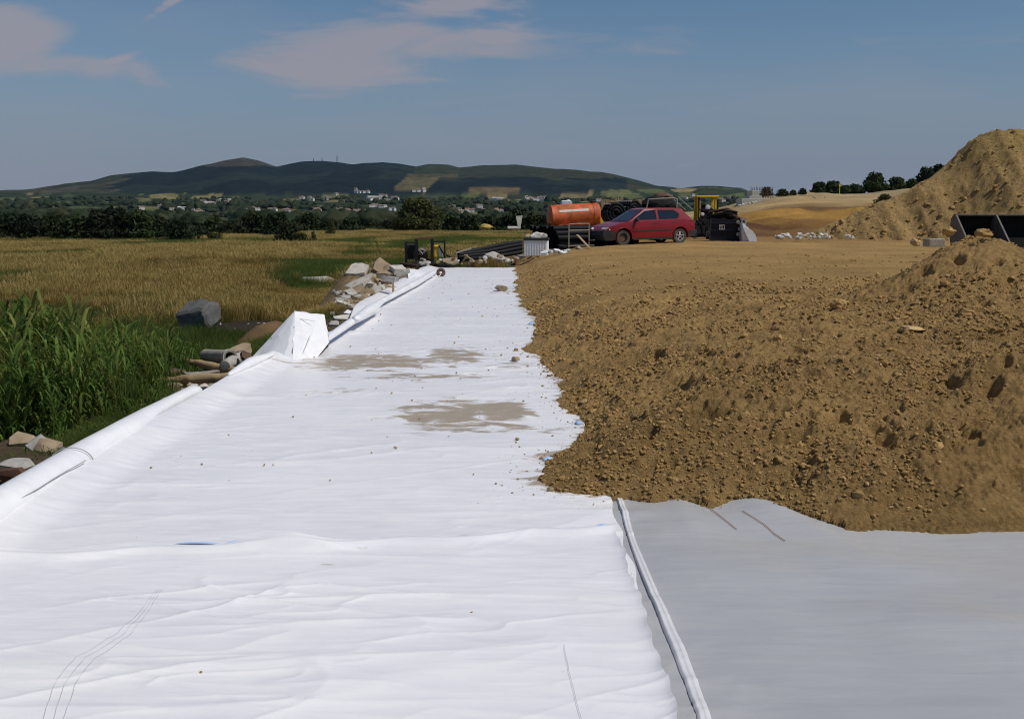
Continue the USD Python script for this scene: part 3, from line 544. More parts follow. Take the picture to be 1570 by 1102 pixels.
# ---------------------------------------------------------------- the red hatchback
def car():
    fr, re = at(948, 379.5, 38.4), at(1047, 373.5, 39.5)
    fr[2] = max(fr[2], ez(fr[0], fr[1]) - .03); re[2] = max(re[2], ez(re[0], re[1]) - .03)
    X = fr - re; X /= np.linalg.norm(X); Z = np.array([0, 0, 1.0]); Y = np.cross(Z, X); Y /= np.linalg.norm(Y); Z = np.cross(X, Y)
    # local: x forward, y = left side of car (faces the camera), origin on the ground under the middle of the near wheels' track
    M = np.eye(4); M[:3, 0], M[:3, 1], M[:3, 2] = X, Y, Z
    wb = 2.52; mid = (fr + re) / 2 - Y * .70; M[:3, 3] = mid
    t = thing('parked_car', 'dark red five-door hatchback parked facing left at the edge of the earth platform', 'car', M=M)
    XF, XR, WR = wb / 2, -wb / 2, .30
    def halfw(x, z):
        w = .83 - .05 * np.clip(np.abs(x - .05) / 2.0, 0, 1) ** 4 * 1.6 - .06 * np.clip((x - 1.5) / .5, 0, 1) ** 2
        return w - .035 * np.clip((z - .62) / .3, 0, 1.2) ** 2 - .02 * np.clip((.45 - z) / .25, 0, 1)
    prof = [(-1.92, .36), (-1.97, .50), (-1.95, .72), (-1.87, .90), (-1.80, .95), (-.4, .93), (1.02, .90), (1.45, .835), (1.8, .73), (1.97, .61), (2.03, .48), (2.02, .34), (1.95, .24), (-1.7, .22), (-1.86, .28)]
    pg = sg.Polygon(prof)
    for cx in (XF, XR): pg = pg.difference(sg.Point(cx, WR + .01).buffer(.355, 12))
    def slab(poly, n=4, w=1.0):
        m = trimesh.creation.extrude_polygon(poly, 2.0, engine='earcut'); m = m.subdivide_to_size(.24)
        v = np.array(m.vertices); x, z, q = v[:, 0], v[:, 1], v[:, 2] - 1
        rd = np.clip(1 - .08 * np.clip((np.abs(q) - .8) / .2, 0, 1) ** 2, 0, 1)
        m.vertices = np.stack([x, q * halfw(x, z), z], 1); m.invert() if m.volume < 0 else None
        return m
    body = slab(pg)
    well = box(-1.3, .85, -.66, .66, .42, 1.2)
    def man(m): m = trimesh.Trimesh(m.vertices, m.faces); m.merge_vertices(); return Manifold(m3.Mesh(np.array(m.vertices, np.float32), np.array(m.faces, np.uint32)))
    try:
        bm = man(body) - man(well); body = bm if not bm.is_empty() else body
    except Exception: pass
    obj('body', body, MT['red'], t, 30)
    # greenhouse
    def hull(off):
        o = off
        pts = []
        for s in (-1, 1):
            pts += [(-1.84 + o, s * (.765 - o), .90), (1.06 - o * 2, s * (.775 - o), .88), (-1.42 + o, s * (.60 - o), 1.345 - o), (-1.2, s * (.60 - o), 1.375 - o), (-.3, s * (.60 - o), 1.40 - o), (.22 - o, s * (.585 - o), 1.37 - o), (.30 - o * 1.5, s * (.55 - o), 1.345 - o)]
            pts += [(-1.0, s * (.56 - o), 1.395 - o), (.0, s * (.55 - o), 1.41 - o)]
        return man(trimesh.convex.convex_hull(np.array(pts)))
    def sidecut(poly, y0=-1.2, y1=1.2):
        m = trimesh.creation.extrude_polygon(sg.Polygon(poly), y1 - y0, engine='earcut'); v = np.array(m.vertices); m.vertices = np.stack([v[:, 0], v[:, 2] + y0, v[:, 1]], 1); m.fix_normals(); return man(m)
    wf = [(.86, .945), (.25, 1.30), (-.22, 1.325), (-.22, .955)]; wr = [(-.32, .955), (-.32, 1.325), (-1.05, 1.31), (-1.27, 1.16), (-1.20, 1.0), (-1.1, .965)]
    gh = hull(0) - hull(.045) - man(box(-1.75, .9, -.68, .68, .5, .93))
    gh = gh - sidecut(wf) - sidecut(wr)
    scr = [(1.10, .955), (.385, 1.325), (.25, 1.36), (.6, 1.6), (1.4, 1.2)]
    gh = gh - man(trimesh.convex.convex_hull(np.array([(x, s * (.66 if z < 1.1 else .50), z) for x, z in [(1.15, .93), (.36, 1.315), (.7, 1.6), (1.5, 1.3), (.78, .96), (.2, 1.30)] for s in (-1, 1)])))
    gh = gh - man(trimesh.convex.convex_hull(np.array([(x, s * (.62 if z < 1.1 else .50), z) for x, z in [(-1.95, 1.0), (-1.50, 1.31), (-2.0, 1.5), (-1.55, 1.0), (-1.25, 1.31)] for s in (-1, 1)])))
    obj('roof', gh, MT['red'], t, 25)
    def pane(name, poly, off=-.012):
        for s in (1, -1):
            m = trimesh.creation.extrude_polygon(sg.Polygon(poly), .006, engine='earcut'); v = np.array(m.vertices)
            y = np.interp(v[:, 1], [.89, 1.375], [.768, .60]) + off - v[:, 2]
            m.vertices = np.stack([v[:, 0], s * y, v[:, 1]], 1); obj(name, m, MT['glass'], t)
    pane('side_window', wf); pane('rear_side_window', wr)
    def quadpane(name, c):
        c = np.array(c, float); n = np.cross(c[1] - c[0], c[2] - c[0]); n /= np.linalg.norm(n)
        obj(name, trimesh.convex.convex_hull(np.vstack([c, c - n * .008])), MT['glass'], t)
    quadpane('windscreen', [(1.0, -.68, .93), (1.0, .68, .93), (.345, .51, 1.335), (.345, -.51, 1.335)])
    quadpane('rear_window', [(-1.78, -.63, .99), (-1.78, .63, .99), (-1.47, .52, 1.32), (-1.47, -.52, 1.32)])
    # skin panels follow the body side
    def panel(name, poly, m, off=.004, thick=.006, sides=(1, -1), parent=None):
        r = None
        for s in sides:
            g = trimesh.creation.extrude_polygon(sg.Polygon(poly) if isinstance(poly, list) else poly, thick, engine='earcut').subdivide_to_size(.15); v = np.array(g.vertices)
            g.vertices = np.stack([v[:, 0], s * (halfw(v[:, 0], v[:, 1]) + off - thick + v[:, 2]), v[:, 1]], 1); g.fix_normals()
            r = obj(name, g, m, parent or t, 25)
        return r
    arch = lambda cx: sg.Point(cx, WR + .01).buffer(.385, 24)
    df = panel('door', sg.Polygon([(-.27, .29), (-.27, .925), (.78, .905), (.84, .7), (.80, .29)]).difference(arch(XF)), MT['red'], sides=(1,))
    dr = panel('door', sg.Polygon([(-.29, .29), (-.29, .925), (-1.12, .93), (-1.06, .66), (-.93, .5), (-.86, .29)]).difference(arch(XR)), MT['red'], sides=(1,))
    panel('handle', [(-.22, .80), (-.22, .83), (-.06, .828), (-.06, .80)], MT['trim'], .018, .02, (1,), df); panel('handle', [(-1.05, .815), (-1.05, .845), (-.90, .842), (-.90, .812)], MT['trim'], .018, .02, (1,), dr)
    panel('rub_strip', [(-.84, .535), (-.84, .585), (.84, .575), (.84, .525)], MT['trim'], .016, .016)
    panel('sill', [(-.9, .20), (-.9, .275), (.86, .275), (.86, .20)], MT['trim'], .006, .01)
    for cx in (XF, XR): panel('wheel_arch_lip', sg.Point(cx, WR + .01).buffer(.375, 24).difference(sg.Point(cx, WR + .01).buffer(.352, 24)).intersection(sg.box(-3, .24, 3, 1.2)), MT['red'], .014, .02)
    # bumpers, lamps, mirror, plate
    fb = slab(sg.Polygon([(1.60, .26), (1.60, .50), (1.86, .60), (2.06, .575), (2.08, .40), (2.0, .21), (1.72, .2)]).difference(arch(XF))); fb.vertices[:, 1] *= 1.012; obj('front_bumper', fb, MT['trim'], t, 30)
    rb = slab(sg.Polygon([(-1.60, .26), (-1.62, .50), (-2.03, .535), (-2.05, .42), (-1.98, .27)]).difference(arch(XR))); rb.vertices[:, 1] *= 1.012; obj('rear_bumper', rb, MT['trim'], t, 30)
    for s in (1, -1):
        hl = trimesh.convex.convex_hull(np.array([(x, s * y, z) for x, y, z in [(1.985, .44, .62), (1.985, .44, .70), (1.86, .755, .61), (1.84, .735, .70), (1.70, .77, .62), (1.70, .752, .705), (1.6, .6, .65), (2.03, .45, .64)]])); obj('headlight', hl, MT['lamp'], t, 30)
        tl = trimesh.convex.convex_hull(np.array([(x, s * y, z) for x, y, z in [(-1.965, .52, .66), (-1.935, .52, .88), (-1.90, .775, .66), (-1.86, .745, .88), (-1.74, .79, .68), (-1.74, .765, .86)]])); obj('tail_light', tl, MT['tail'], t, 30)
        mr = moved(bevbox(.10, .20, .13, .03), (.72, s * .885, .965)); obj('mirror', cat([mr, bar((.74, s * .76, .93), (.72, s * .84, .95), .05, .03)]), MT['trim'], t, 30)
    # wheels
    for k, (cx, alloy) in enumerate(((XF, False), (XR, True))):
        for s in (1, -1):
            wx = (cx, s * .70, WR)
            ty = lathe([(.185, -.085), (.28, -.09), (.299, -.062), (.302, 0), (.299, .062), (.28, .09), (.185, .085), (.19, 0), (.185, -.085)], 40, 'y'); w = obj('wheel', moved(ty, wx), MT['dustyrubber'], t, 40)
            rim = [lathe([(.188, .07), (.176, .078), (.165, .05), (.165, -.07), (.188, -.07), (.188, .07)], 36, 'y')]
            if alloy:
                for a in range(5):
                    th = a * 2 * math.pi / 5 + .3; rim.append(bar((.03 * math.cos(th), s * .055, .03 * math.sin(th)), (.172 * math.cos(th), s * .062, .172 * math.sin(th)), .062, .02))
                rim.append(lathe([(0, .06), (.05, .058), (.055, .03), (0, .03)] if s > 0 else [(0, -.03), (.055, -.03), (.05, -.058), (0, -.06)], 20, 'y'))
            else:
                rim.append(lathe([(0, .03), (.09, .045), (.12, .02), (.165, .03), (.165, .01), (0, .01)] if s > 0 else [(0, -.01), (.165, -.01), (.165, -.03), (.12, -.02), (.09, -.045), (0, -.03)], 30, 'y'))
                for a in range(8):
                    th = a * math.pi / 4; rim.append(bar((.11 * math.cos(th), s * .042, .11 * math.sin(th)), (.14 * math.cos(th), s * .042, .14 * math.sin(th)), .022, .01))
            obj('rim', moved(cat([trimesh.Trimesh(q.vertices, q.faces) for q in rim]), wx), MT['alloy'] if alloy else MT['steelwheel'], w, 30, label='bright five-spoke rim' if alloy else 'dark steel rim')
            obj('brake_disc', moved(lathe([(0, -.02), (.14, -.02), (.14, 0), (0, 0)], 24, 'y'), wx), MT['rust'], w, 30)
    # inside
    for y in (.36, -.36):
        obj('front_seat', cat([box(-.35, .15, y - .24, y + .24, .45, .62, .06), moved(bevbox(.13, .46, .56, .05), (-.40, y, .88), ry=-.2), moved(bevbox(.09, .24, .17, .04), (-.47, y, 1.22), ry=-.1)]), MT['seatcloth'], t, 30)
    obj('rear_seat', cat([box(-1.25, -.75, -.6, .6, .45, .60, .06), moved(bevbox(.14, 1.2, .5, .05), (-1.27, 0, .85), ry=-.3)]), MT['seatcloth'], t, 30)
    obj('dashboard', box(.55, .88, -.64, .64, .66, .90, .05), MT['trim'], t, 30)
    obj('steering_wheel', moved(trimesh.creation.torus(.18, .015, 24, 8), (.42, .36, .90), ry=-1.1), MT['trim'], t, True)
    ax = tube([(XR, -.6, WR), (XR, .6, WR)], .04, 8); obj('rear_axle', ax, MT['darkmetal'], t); obj('front_axle', tube([(XF, -.6, WR), (XF, .6, WR)], .03, 8), MT['darkmetal'], t)
car()

# ---------------------------------------------------------------- black pipes in a frame, before the car
def pipe_mesh(L, ro, ri, sides=18):       # along +x, hollow
    return lathe([(ri, 0), (ro, 0), (ro, L), (ri, L), (ri, 0)], sides, 'x')
def frame_of(a, u, up=(0, 0, 1)):
    u = np.array(u, float); u /= np.linalg.norm(u); y = np.cross(up, u); y /= np.linalg.norm(y); z = np.cross(u, y)
    M = np.eye(4); M[:3, 0], M[:3, 1], M[:3, 2], M[:3, 3] = u, y, z, a; return M
def tr(m, M): m = m.copy(); m.apply_transform(M); return m
zb = ez(2.2, 39.0) - .04
u = np.array([.80, .60, 0.0]); n_ = np.array([.60, -.80, 0.0])        # length to the right and away, ends seen at the left
o = at(838, 383, 38.9); o[2] = zb + .0
Mb = frame_of(o, u)
cols, rows_ = 9, 5; rp_ = .098
for j in range(rows_):
    for i in range(cols - (j % 2)):
        off = R.uniform(-.12, .12); y = -(i * .2 + (j % 2) * .1) + .85; z = .13 + j * .172
        if j == rows_ - 1 and i > 6: continue
        m = tr(moved(pipe_mesh(4.2, rp_, .088, 14), (off, y, z)), Mb)
        pos_w = 'bottom' if j == 0 else ('top' if j == rows_ - 1 else 'middle')
        tag(obj('drainage_pipe', m, MT['blackpipe'], None, 35), 'black plastic drainage pipe in the %s of the framed stack before the car' % {'bottom': 'bottom layer', 'top': 'top layer', 'middle': 'middle layers'}[pos_w], 'pipe', 'black pipes stacked in the pale frame, ' + pos_w)
fr_ = thing('storage_rack', 'pale tubular steel frame standing against the stacked black pipes by the car', 'frame')
A = at(872, 378.5, 38.0); B = at(903, 377.5, 38.35); up = np.array([0, 0, 1.0]); hgt = .85
for P in (A, B): obj('post', bar(P - up * .03, P + up * hgt, .045), MT['paleframe'], fr_)
C = at(911, 377, 38.0)
for hh in (.03, .62, .86): obj('rail', bar(A + up * hh, (C if hh < .1 else B) + up * hh, .04), MT['paleframe'], fr_)
obj('rail', bar(B + up * .22, C + up * .22, .035), MT['paleframe'], fr_)
pl = thing('loose_plank', 'pale plank leaning from the frame of black pipes down to the soil', 'plank')
a, b = at(885, 360, 37.6), at(904, 380.5, 36.6); obj('board', bar(a, b, .09, .03), MT['wood'], pl)
obj('nail', tube([a + (0, -.03, -.05), a + (0, .02, -.05)], .004, 5), MT['darkmetal'], pl)
s = at(889, 381, 36.6); tag(obj('stone', moved(rock(np.random.default_rng(5), .20, .15, .10, 22, 1, .3), (s[0], s[1], ez(s[0], s[1]) + .05)), MT['stonetan'], None, 40), 'rounded tan stone below the leaning plank in front of the pipe frame', 'stone')

# ---------------------------------------------------------------- orange tanker behind the pipes
def tanker():
    c = at(880, 345, 50.0); k = 50 / FPX
    g0 = .45; M = np.eye(4); yaw = math.radians(8)
    M[:3, :3] = [[math.cos(yaw), -math.sin(yaw), 0], [math.sin(yaw), math.cos(yaw), 0], [0, 0, 1]]; M[:3, 3] = (c[0], 50.0, g0)
    t = thing('tank_trailer', 'orange cylindrical tank trailer with a pale stripe standing behind the black pipes', 'trailer', M=M)
    zc = elev(331.5, 50) - g0; r = .60; L = 2.45
    tk = lathe([(0, -L / 2 - .14), (.3, -L / 2 - .11), (.52, -L / 2 - .04), (r, -L / 2 + .05), (r, L / 2 - .05), (.52, L / 2 + .04), (.3, L / 2 + .11), (0, L / 2 + .14)], 40, 'x')
    T = moved(tk, (0, 0, zc), ry=-.06); obj('tank', T, MT['orange'], t, 40)
    for x in (-L / 2 + .08, L / 2 - .28): obj('tank_band', moved(lathe([(r, -.03), (r + .018, -.03), (r + .018, .03), (r, .03)], 40, 'x'), (x, 0, zc + .06 * x), ry=-.06), MT['orange'], t, 30)
    th = np.linspace(-.10, .10, 6); xs = np.linspace(-.85, .62, 14)
    Xg, Tg = np.meshgrid(xs, th + 2.02 + math.pi / 2 * 0, indexing='ij'); aa = math.radians(62) + (Tg - 2.02)
    st = grid_mesh(Xg, -(r + .006) * np.sin(aa), zc + .06 * Xg + (r + .006) * np.cos(aa)); obj('stripe', st, MT['dirtywhite'], t, True)
    for y in (-.72, .72):
        w = obj('wheel', moved(lathe([(.2, -.13), (.40, -.14), (.45, -.1), (.45, .1), (.40, .14), (.2, .13), (.2, -.13)], 32, 'y'), (-.62, y, .45)), MT['rubber'], t, 40); obj('rim', moved(lathe([(0, -.05), (.2, -.08), (.205, .08), (0, .05)], 24, 'y'), (-.62, y, .45)), MT['orange'], w, 30)
        a = np.linspace(-.25, math.pi + .25, 22); inn = np.stack([-.62 + .52 * np.cos(a), .42 + .52 * np.sin(a)], 1); out = np.stack([-.62 + .575 * np.cos(a), .42 + .575 * np.sin(a)], 1)
        m = trimesh.creation.extrude_polygon(sg.Polygon(np.vstack([inn, out[::-1]])), .34, engine='earcut'); v = np.array(m.vertices); m.vertices = np.stack([v[:, 0], y - .17 + v[:, 2], v[:, 1]], 1); m.fix_normals(); obj('mudguard', m, MT['orange'], t, 30)
    obj('chassis', cat([box(-1.3, 1.9, s * .35 - .05, s * .35 + .05, .42, .55, .01) for s in (-1, 1)] + [bar((1.85, -.4, .48), (2.6, 0, .5), .08), bar((1.85, .4, .48), (2.6, 0, .5), .08)]), MT['darkmetal'], t)
    obj('pump', cat([box(1.42, 1.72, -.35, .05, .55, 1.05, .04), moved(lathe([(0, 0), (.14, 0), (.14, .3), (0, .3)], 16), (1.6, .2, .6)), bar((1.3, -.45, .45), (1.3, -.45, 1.25), .12, .05), bar((1.78, -.4, .5), (1.78, -.3, 1.2), .05)]), MT['yellow'], t, 30)
    obj('hatch', cat([moved(lathe([(0, 0), (.16, 0), (.16, .14), (.19, .14), (.19, .18), (0, .2)], 20), (.95, 0, zc + r - .02))]), MT['rust'], t, 30)
    obj('rear_plate', box(-1.36, -1.32, -.4, .4, .5, 1.0, .01), MT['darkmetal'], t)
tanker()
w = thing('white_container', 'white plastic container box behind the orange tank trailer, showing above it', 'container', (at(868, 330, 53)[0], 53, .4))
ht = elev(307.5, 53) - .4; obj('box', box(-.26, .26, -.26, .26, ht - .62, ht, .04), MT['whiteplastic'], w, 30); obj('cap', moved(lathe([(0, 0), (.09, 0), (.09, .05), (0, .05)], 16), (.1, 0, ht)), MT['whiteplastic'], w, 30)
obj('cage', cat([bar((a, b, 0), (a, b, ht - .1), .05) for a in (-.29, .29) for b in (-.29, .29)] + [bar((-.29, b, z), (.29, b, z), .04) for b in (-.29, .29) for z in (.2, .7, ht - .62)]), MT['steel'], w)

# ---------------------------------------------------------------- coils of black pipe
def coil(px, py, d, Rr, wdt, yaw, label, tilt=0.0, turns=6):
    c = at(px, py, d); t = thing('pipe_coil', label, 'coil', c, 0, 'coils of black pipe behind the car')
    for q in range(3):
        rr = Rr - .09 - q * .13; pts = []
        n = 40 * turns
        for i in range(n + 1):
            a = i / 40 * 2 * math.pi; pts.append((rr * math.cos(a), -wdt / 2 + wdt * i / n, rr * math.sin(a)))
        m = tube(pts, .065, 7); m = moved(m, (0, 0, 0), rx=tilt, rz=yaw); obj('pipe_winding', m, MT['blackpipe'], t, True)
    obj('strap', cat([moved(tube([(Rr * .98 * math.cos(a), -wdt / 2 - .07, Rr * .98 * math.sin(a)), (Rr * .98 * math.cos(a), wdt / 2 + .07, Rr * .98 * math.sin(a))], .018, 5), (0, 0, 0), rx=tilt, rz=yaw) for a in (.6, 2.2, 4.0)]), MT['dirtywhite'], t)
coil(940, 327, 44.5, .50, .7, .25, 'black pipe coil nearest the orange trailer, its open face towards us')
coil(963, 321, 46.5, .46, .9, .6, 'black pipe coil raised between the other coil and the car roof')
coil(962, 341, 45.5, .46, .8, .5, 'black pipe coil lowest, right behind the car bonnet')
# planks wall / timber stack behind the coils
tb = thing('timber_stack', 'stack of pale brown timber boards behind the black pipe coils', 'timber', (at(958, 330, 56)[0], 56, .5))
hh = elev(303.5, 56) - .5
for i in range(11):
    x = -1.35 + i * .255; h = hh - R.uniform(0, .15); obj('board', box(x, x + .235, -.04 + R.uniform(0, .03), .03, 0, h, .008), MT['wood'], tb)
for z in (.5, hh * .8): obj('rail', box(-1.4, 1.45, .035, .1, z, z + .1), MT['wood'], tb)
for i in range(4): obj('upright', bar((-1.3 + i * .9, -.16, 0), (-1.3 + i * .9, -.16, hh + (.1 if i % 2 else -.1)), .08), MT['wood'], tb)

# ---------------------------------------------------------------- cage trailer with dark load behind the car
ct = thing('cage_trailer', 'open trailer with pale tube frame and a dark netted load behind the car roof', 'trailer', (at(1012, 330, 47)[0], 47, .6))
k = 47 / FPX; zt = lambda py: elev(py, 47) - .6
obj('bed', box(-.95, 1.0, -.9, .9, .55, .68, .02), MT['darkmetal'], ct)
for x in (-.95, .62): 
    for y in (-.9, .9): obj('post', bar((x, y, .6), (x + (.28 if x < 0 else 0), y, zt(305)), .05), MT['paleframe'], ct)
for y in (-.9, .9): obj('rail', tube([(-.67, y, zt(306.5)), (-.2, y, zt(305.5)), (.5, y, zt(304.5)), (.62, y, zt(306)), (.62, y, zt(318))], .035, 8), MT['paleframe'], ct, True); obj('brace', bar((.68, y, zt(303)), (1.35, y, zt(322)), .04), MT['steel'], ct)
lp = fbm(np.random.default_rng(2).normal(size=(10, 3)), 2)
ld = trimesh.creation.icosphere(4); v = np.array(ld.vertices); v *= (1 + .35 * (fbm(v * 2.2 + 4, 4, 6)[:, None] - .5)); ld.vertices = v * [.85, .75, .55] + [-.1, 0, zt(319)]; obj('netted_load', ld, MT['rubber'], ct, True)
ld2 = trimesh.creation.icosphere(3); v = np.array(ld2.vertices); v *= (1 + .5 * (fbm(v * 3 + 9, 4, 8)[:, None] - .5)); ld2.vertices = v * [.5, .5, .26] + [.15, .3, zt(303)]; obj('bundle', ld2, MT['darkwood'], ct, True)
for y in (-.85, .85): obj('wheel', moved(lathe([(.1, -.1), (.3, -.1), (.32, 0), (.3, .1), (.1, .1), (.1, -.1)], 24, 'y'), (0, y, .32)), MT['rubber'], ct, 40)

# ---------------------------------------------------------------- yellow loader with roll frame
def loader():
    d = 52.0; g0 = .62; t = thing('yellow_loader', 'yellow and black loading tractor with an open roll frame between car and dark bin', 'loader', (at(1082, 340, d)[0], d, g0))
    zt = lambda py: elev(py, d) - g0; k = d / FPX
    for x in (-.46, .42):
        for y in (-.4, .5): obj('post', bar((x, y, zt(338)), (x * (1.0), y, zt(302)), .15, .10), MT['yellow'], t)
    obj('canopy', cat([bevbox(1.15, 1.1, .09, .02)]).apply_translation((-.02, .05, zt(301.5))) or None, MT['yellow'], t)
    obj('mast', cat([bar((-.52, -.75, zt(364)), (-.52, -.75, zt(303)), .09, .07), bar((.44, -.75, zt(360)), (.44, -.75, zt(306)), .09, .07), bar((-.5, -.75, zt(322)), (.42, -.75, zt(322)), .08)]), MT['darkmetal'], t)
    obj('engine_cover', box(-.32, .32, -.3, 1.3, zt(350), zt(318), .08), MT['darkmetal'], t, 30)
    obj('seat', cat([box(-.2, .22, -.1, .3, zt(322), zt(319), .02), box(-.2, .22, .2, .3, zt(322), zt(314), .02)]), MT['rubber'], t)
    obj('work_lamp', moved(lathe([(0, 0), (.14, .0), (.12, .12), (0, .14)], 16, 'y'), (.02, -.34, zt(318))), MT['whiteplastic'], t, 30)
    obj('work_lamp', moved(lathe([(0, 0), (.10, .0), (.09, .1), (0, .12)], 16, 'y'), (-.25, -.34, zt(328.5))), MT['whiteplastic'], t, 30)
    obj('front_axle', box(-.8, .8, -.55, -.3, .35, .6, .05), MT['darkmetal'], t)
    for x in (-.85, .85):
        for y, r in ((-.45, .5), (1.3, .42)): w = obj('wheel', moved(lathe([(r * .45, -.17), (r * .92, -.18), (r, -.12), (r, .12), (r * .92, .18), (r * .45, .17), (r * .45, -.17)], 28, 'x'), (x, y, r)), MT['dustyrubber'], t, 40); obj('rim', moved(lathe([(0, -.06), (r * .45, -.1), (r * .46, .1), (0, .06)], 20, 'x'), (x, y, r)), MT['yellow'], w, 30)
    obj('lift_arm', cat([bar((x, -.5, zt(335)), (x, -1.7, .45), .10, .16) for x in (-.4, .4)]), MT['darkmetal'], t)
loader()

# ---------------------------------------------------------------- dark bin with fittings, grey cone and cable heap
def darkbin():
    d = 42.5; b = at(1115, 371, d); g0 = ez(b[0], d) - .01; k = d / FPX
    t = thing('dark_bin', 'dark blue-black steel bin with a white label and pale pipe fittings at its right end', 'bin', (b[0], d, g0), -.12)
    H = elev(333, d) - g0; W = 50 * k
    prof = [(-W / 2, .03), (W / 2 - .05, .0), (W / 2, H * .86), (-W / 2 + .02, H * .97)]
    m = trimesh.creation.extrude_polygon(sg.Polygon(prof), .9, engine='earcut'); v = np.array(m.vertices); m.vertices = np.stack([v[:, 0], v[:, 2], v[:, 1]], 1); m.fix_normals()
    MT['bin'] = mat('dark_bin_paint', (.010, .012, .022), .45, .3, 4, .1, spec=.2); obj('body', m, MT['bin'], t)
    for z, a in ((.0, .05), (.42, .05), (.70, .04)): obj('rib', box(-W / 2 - .02, W / 2 - .08, -.05, -.001, H * z + .02, H * z + .02 + a, .01), MT['bin'], t)
    obj('label', box(-W / 2 + .34, -W / 2 + .58, -.012, -.002, H * .46, H * .70), MT['dirtywhite'], t, label='white square label with small dark marks')
    for q in range(3): obj('label_mark', box(-W / 2 + .38 + .06 * q, -W / 2 + .42 + .06 * q, -.016, -.0125, H * (.52 + .04 * (q % 2)), H * (.60 + .03 * q)), MT['trim'], t)
    for q, (x, z) in enumerate(((W / 2 - .30, .80), (W / 2 - .22, .52), (W / 2 - .28, .30), (W / 2 - .16, .14))): obj('pipe_fitting', cat([moved(lathe([(.03, 0), (.08, 0), (.08, .1), (.055, .1), (.055, .2), (.03, .2)], 16, 'y'), (x, -.2, H * z)), tube([(x, -.1, H * z), (x + .1, -.14, H * z - .05), (x + .13, -.14, H * z - .18)], .03, 8)]), MT['steel'], t, 30)
    obj('end_frame', cat([bar((W / 2 + .0, -.08, 0), (W / 2 + .03, -.08, H * .98), .07), bar((W / 2 - .16, -.08, 0), (W / 2 - .12, -.08, H * .92), .06), bar((W / 2 - .2, -.08, H * .9), (W / 2 + .06, -.08, H * .95), .05)]), MT['steel'], t)
    ch = thing('cable_heap', 'tangled heap of black hoses on top of the dark bin', 'hose heap', (b[0], d, g0)); rr = np.random.default_rng(12)
    for q in range(10):
        a = np.linspace(0, 9, 60); ph = rr.uniform(0, 6, 4); R1, R2 = rr.uniform(.25, .5), rr.uniform(.1, .22)
        pts = np.stack([rr.uniform(-.3, .3) + R1 * np.cos(a + ph[0]), .45 + R2 * 1.5 * np.sin(a + ph[0]), H + .03 + .10 * q / 3 + .08 * np.sin(a * .7 + ph[1])], 1); pts[:, 2] -= np.abs(pts[:, 0]) * .25
        obj('hose', tube(pts, .04, 6), MT['rubber'] if q % 3 else MT['darkwood'], ch, True)
    c = at(1146, 371.5, 42.0); gz = ez(c[0], c[1])
    gc = thing('grey_hood', 'pale grey curved hood lying beside the dark bin on the soil', 'hood', (c[0], c[1], gz))
    a = np.linspace(0, math.pi / 2, 12); Hh = 28 * k
    for q, (x0, x1) in enumerate(((-.25, -.02), (.0, .16), (.18, .32))):
        pr = [(x0 * .6 - .1, 0)] + [(-.28 + (x1 + .28) * math.sin(s_), Hh * math.cos(s_) * (1 - .12 * q)) for s_ in a]
        m = trimesh.creation.extrude_polygon(sg.Polygon(pr).buffer(0), .5 - .06 * q, engine='earcut'); v = np.array(m.vertices); m.vertices = np.stack([v[:, 0], v[:, 2] - .3 + .05 * (2 - q), v[:, 1]], 1); m.fix_normals(); obj('shell_segment', m, MT['whiteplastic'], gc, 30)
darkbin()
# low black machine parts between the car and the bin
mp = thing('machine_wreck', 'heap of black machine parts and hoses between the car and the dark bin', 'scrap', (at(1076, 362, 46.5)[0], 46.5, ez(at(1076, 362, 46.5)[0], 46.5)))
for q in range(9):
    rr = np.random.default_rng(40 + q); x, y, z = rr.uniform(-.45, .4), rr.uniform(-.2, .3), rr.uniform(.1, .7)
    m = [bevbox(*rr.uniform(.12, .45, 3), .02), lathe([(.05, -.1), (.28, -.1), (.30, 0), (.28, .1), (.05, .1), (.05, -.1)], 20, 'y'), tube([(0, 0, -.3), (.1, 0, .1), (.3, .1, .3)], .05, 7)][q % 3]
    obj(['gearbox', 'wheel', 'hose'][q % 3], moved(m, (x, y, max(z, .2)), rz=rr.uniform(0, 3)), [MT['darkmetal'], MT['rubber'], MT['rubber']][q % 3], mp, 30)

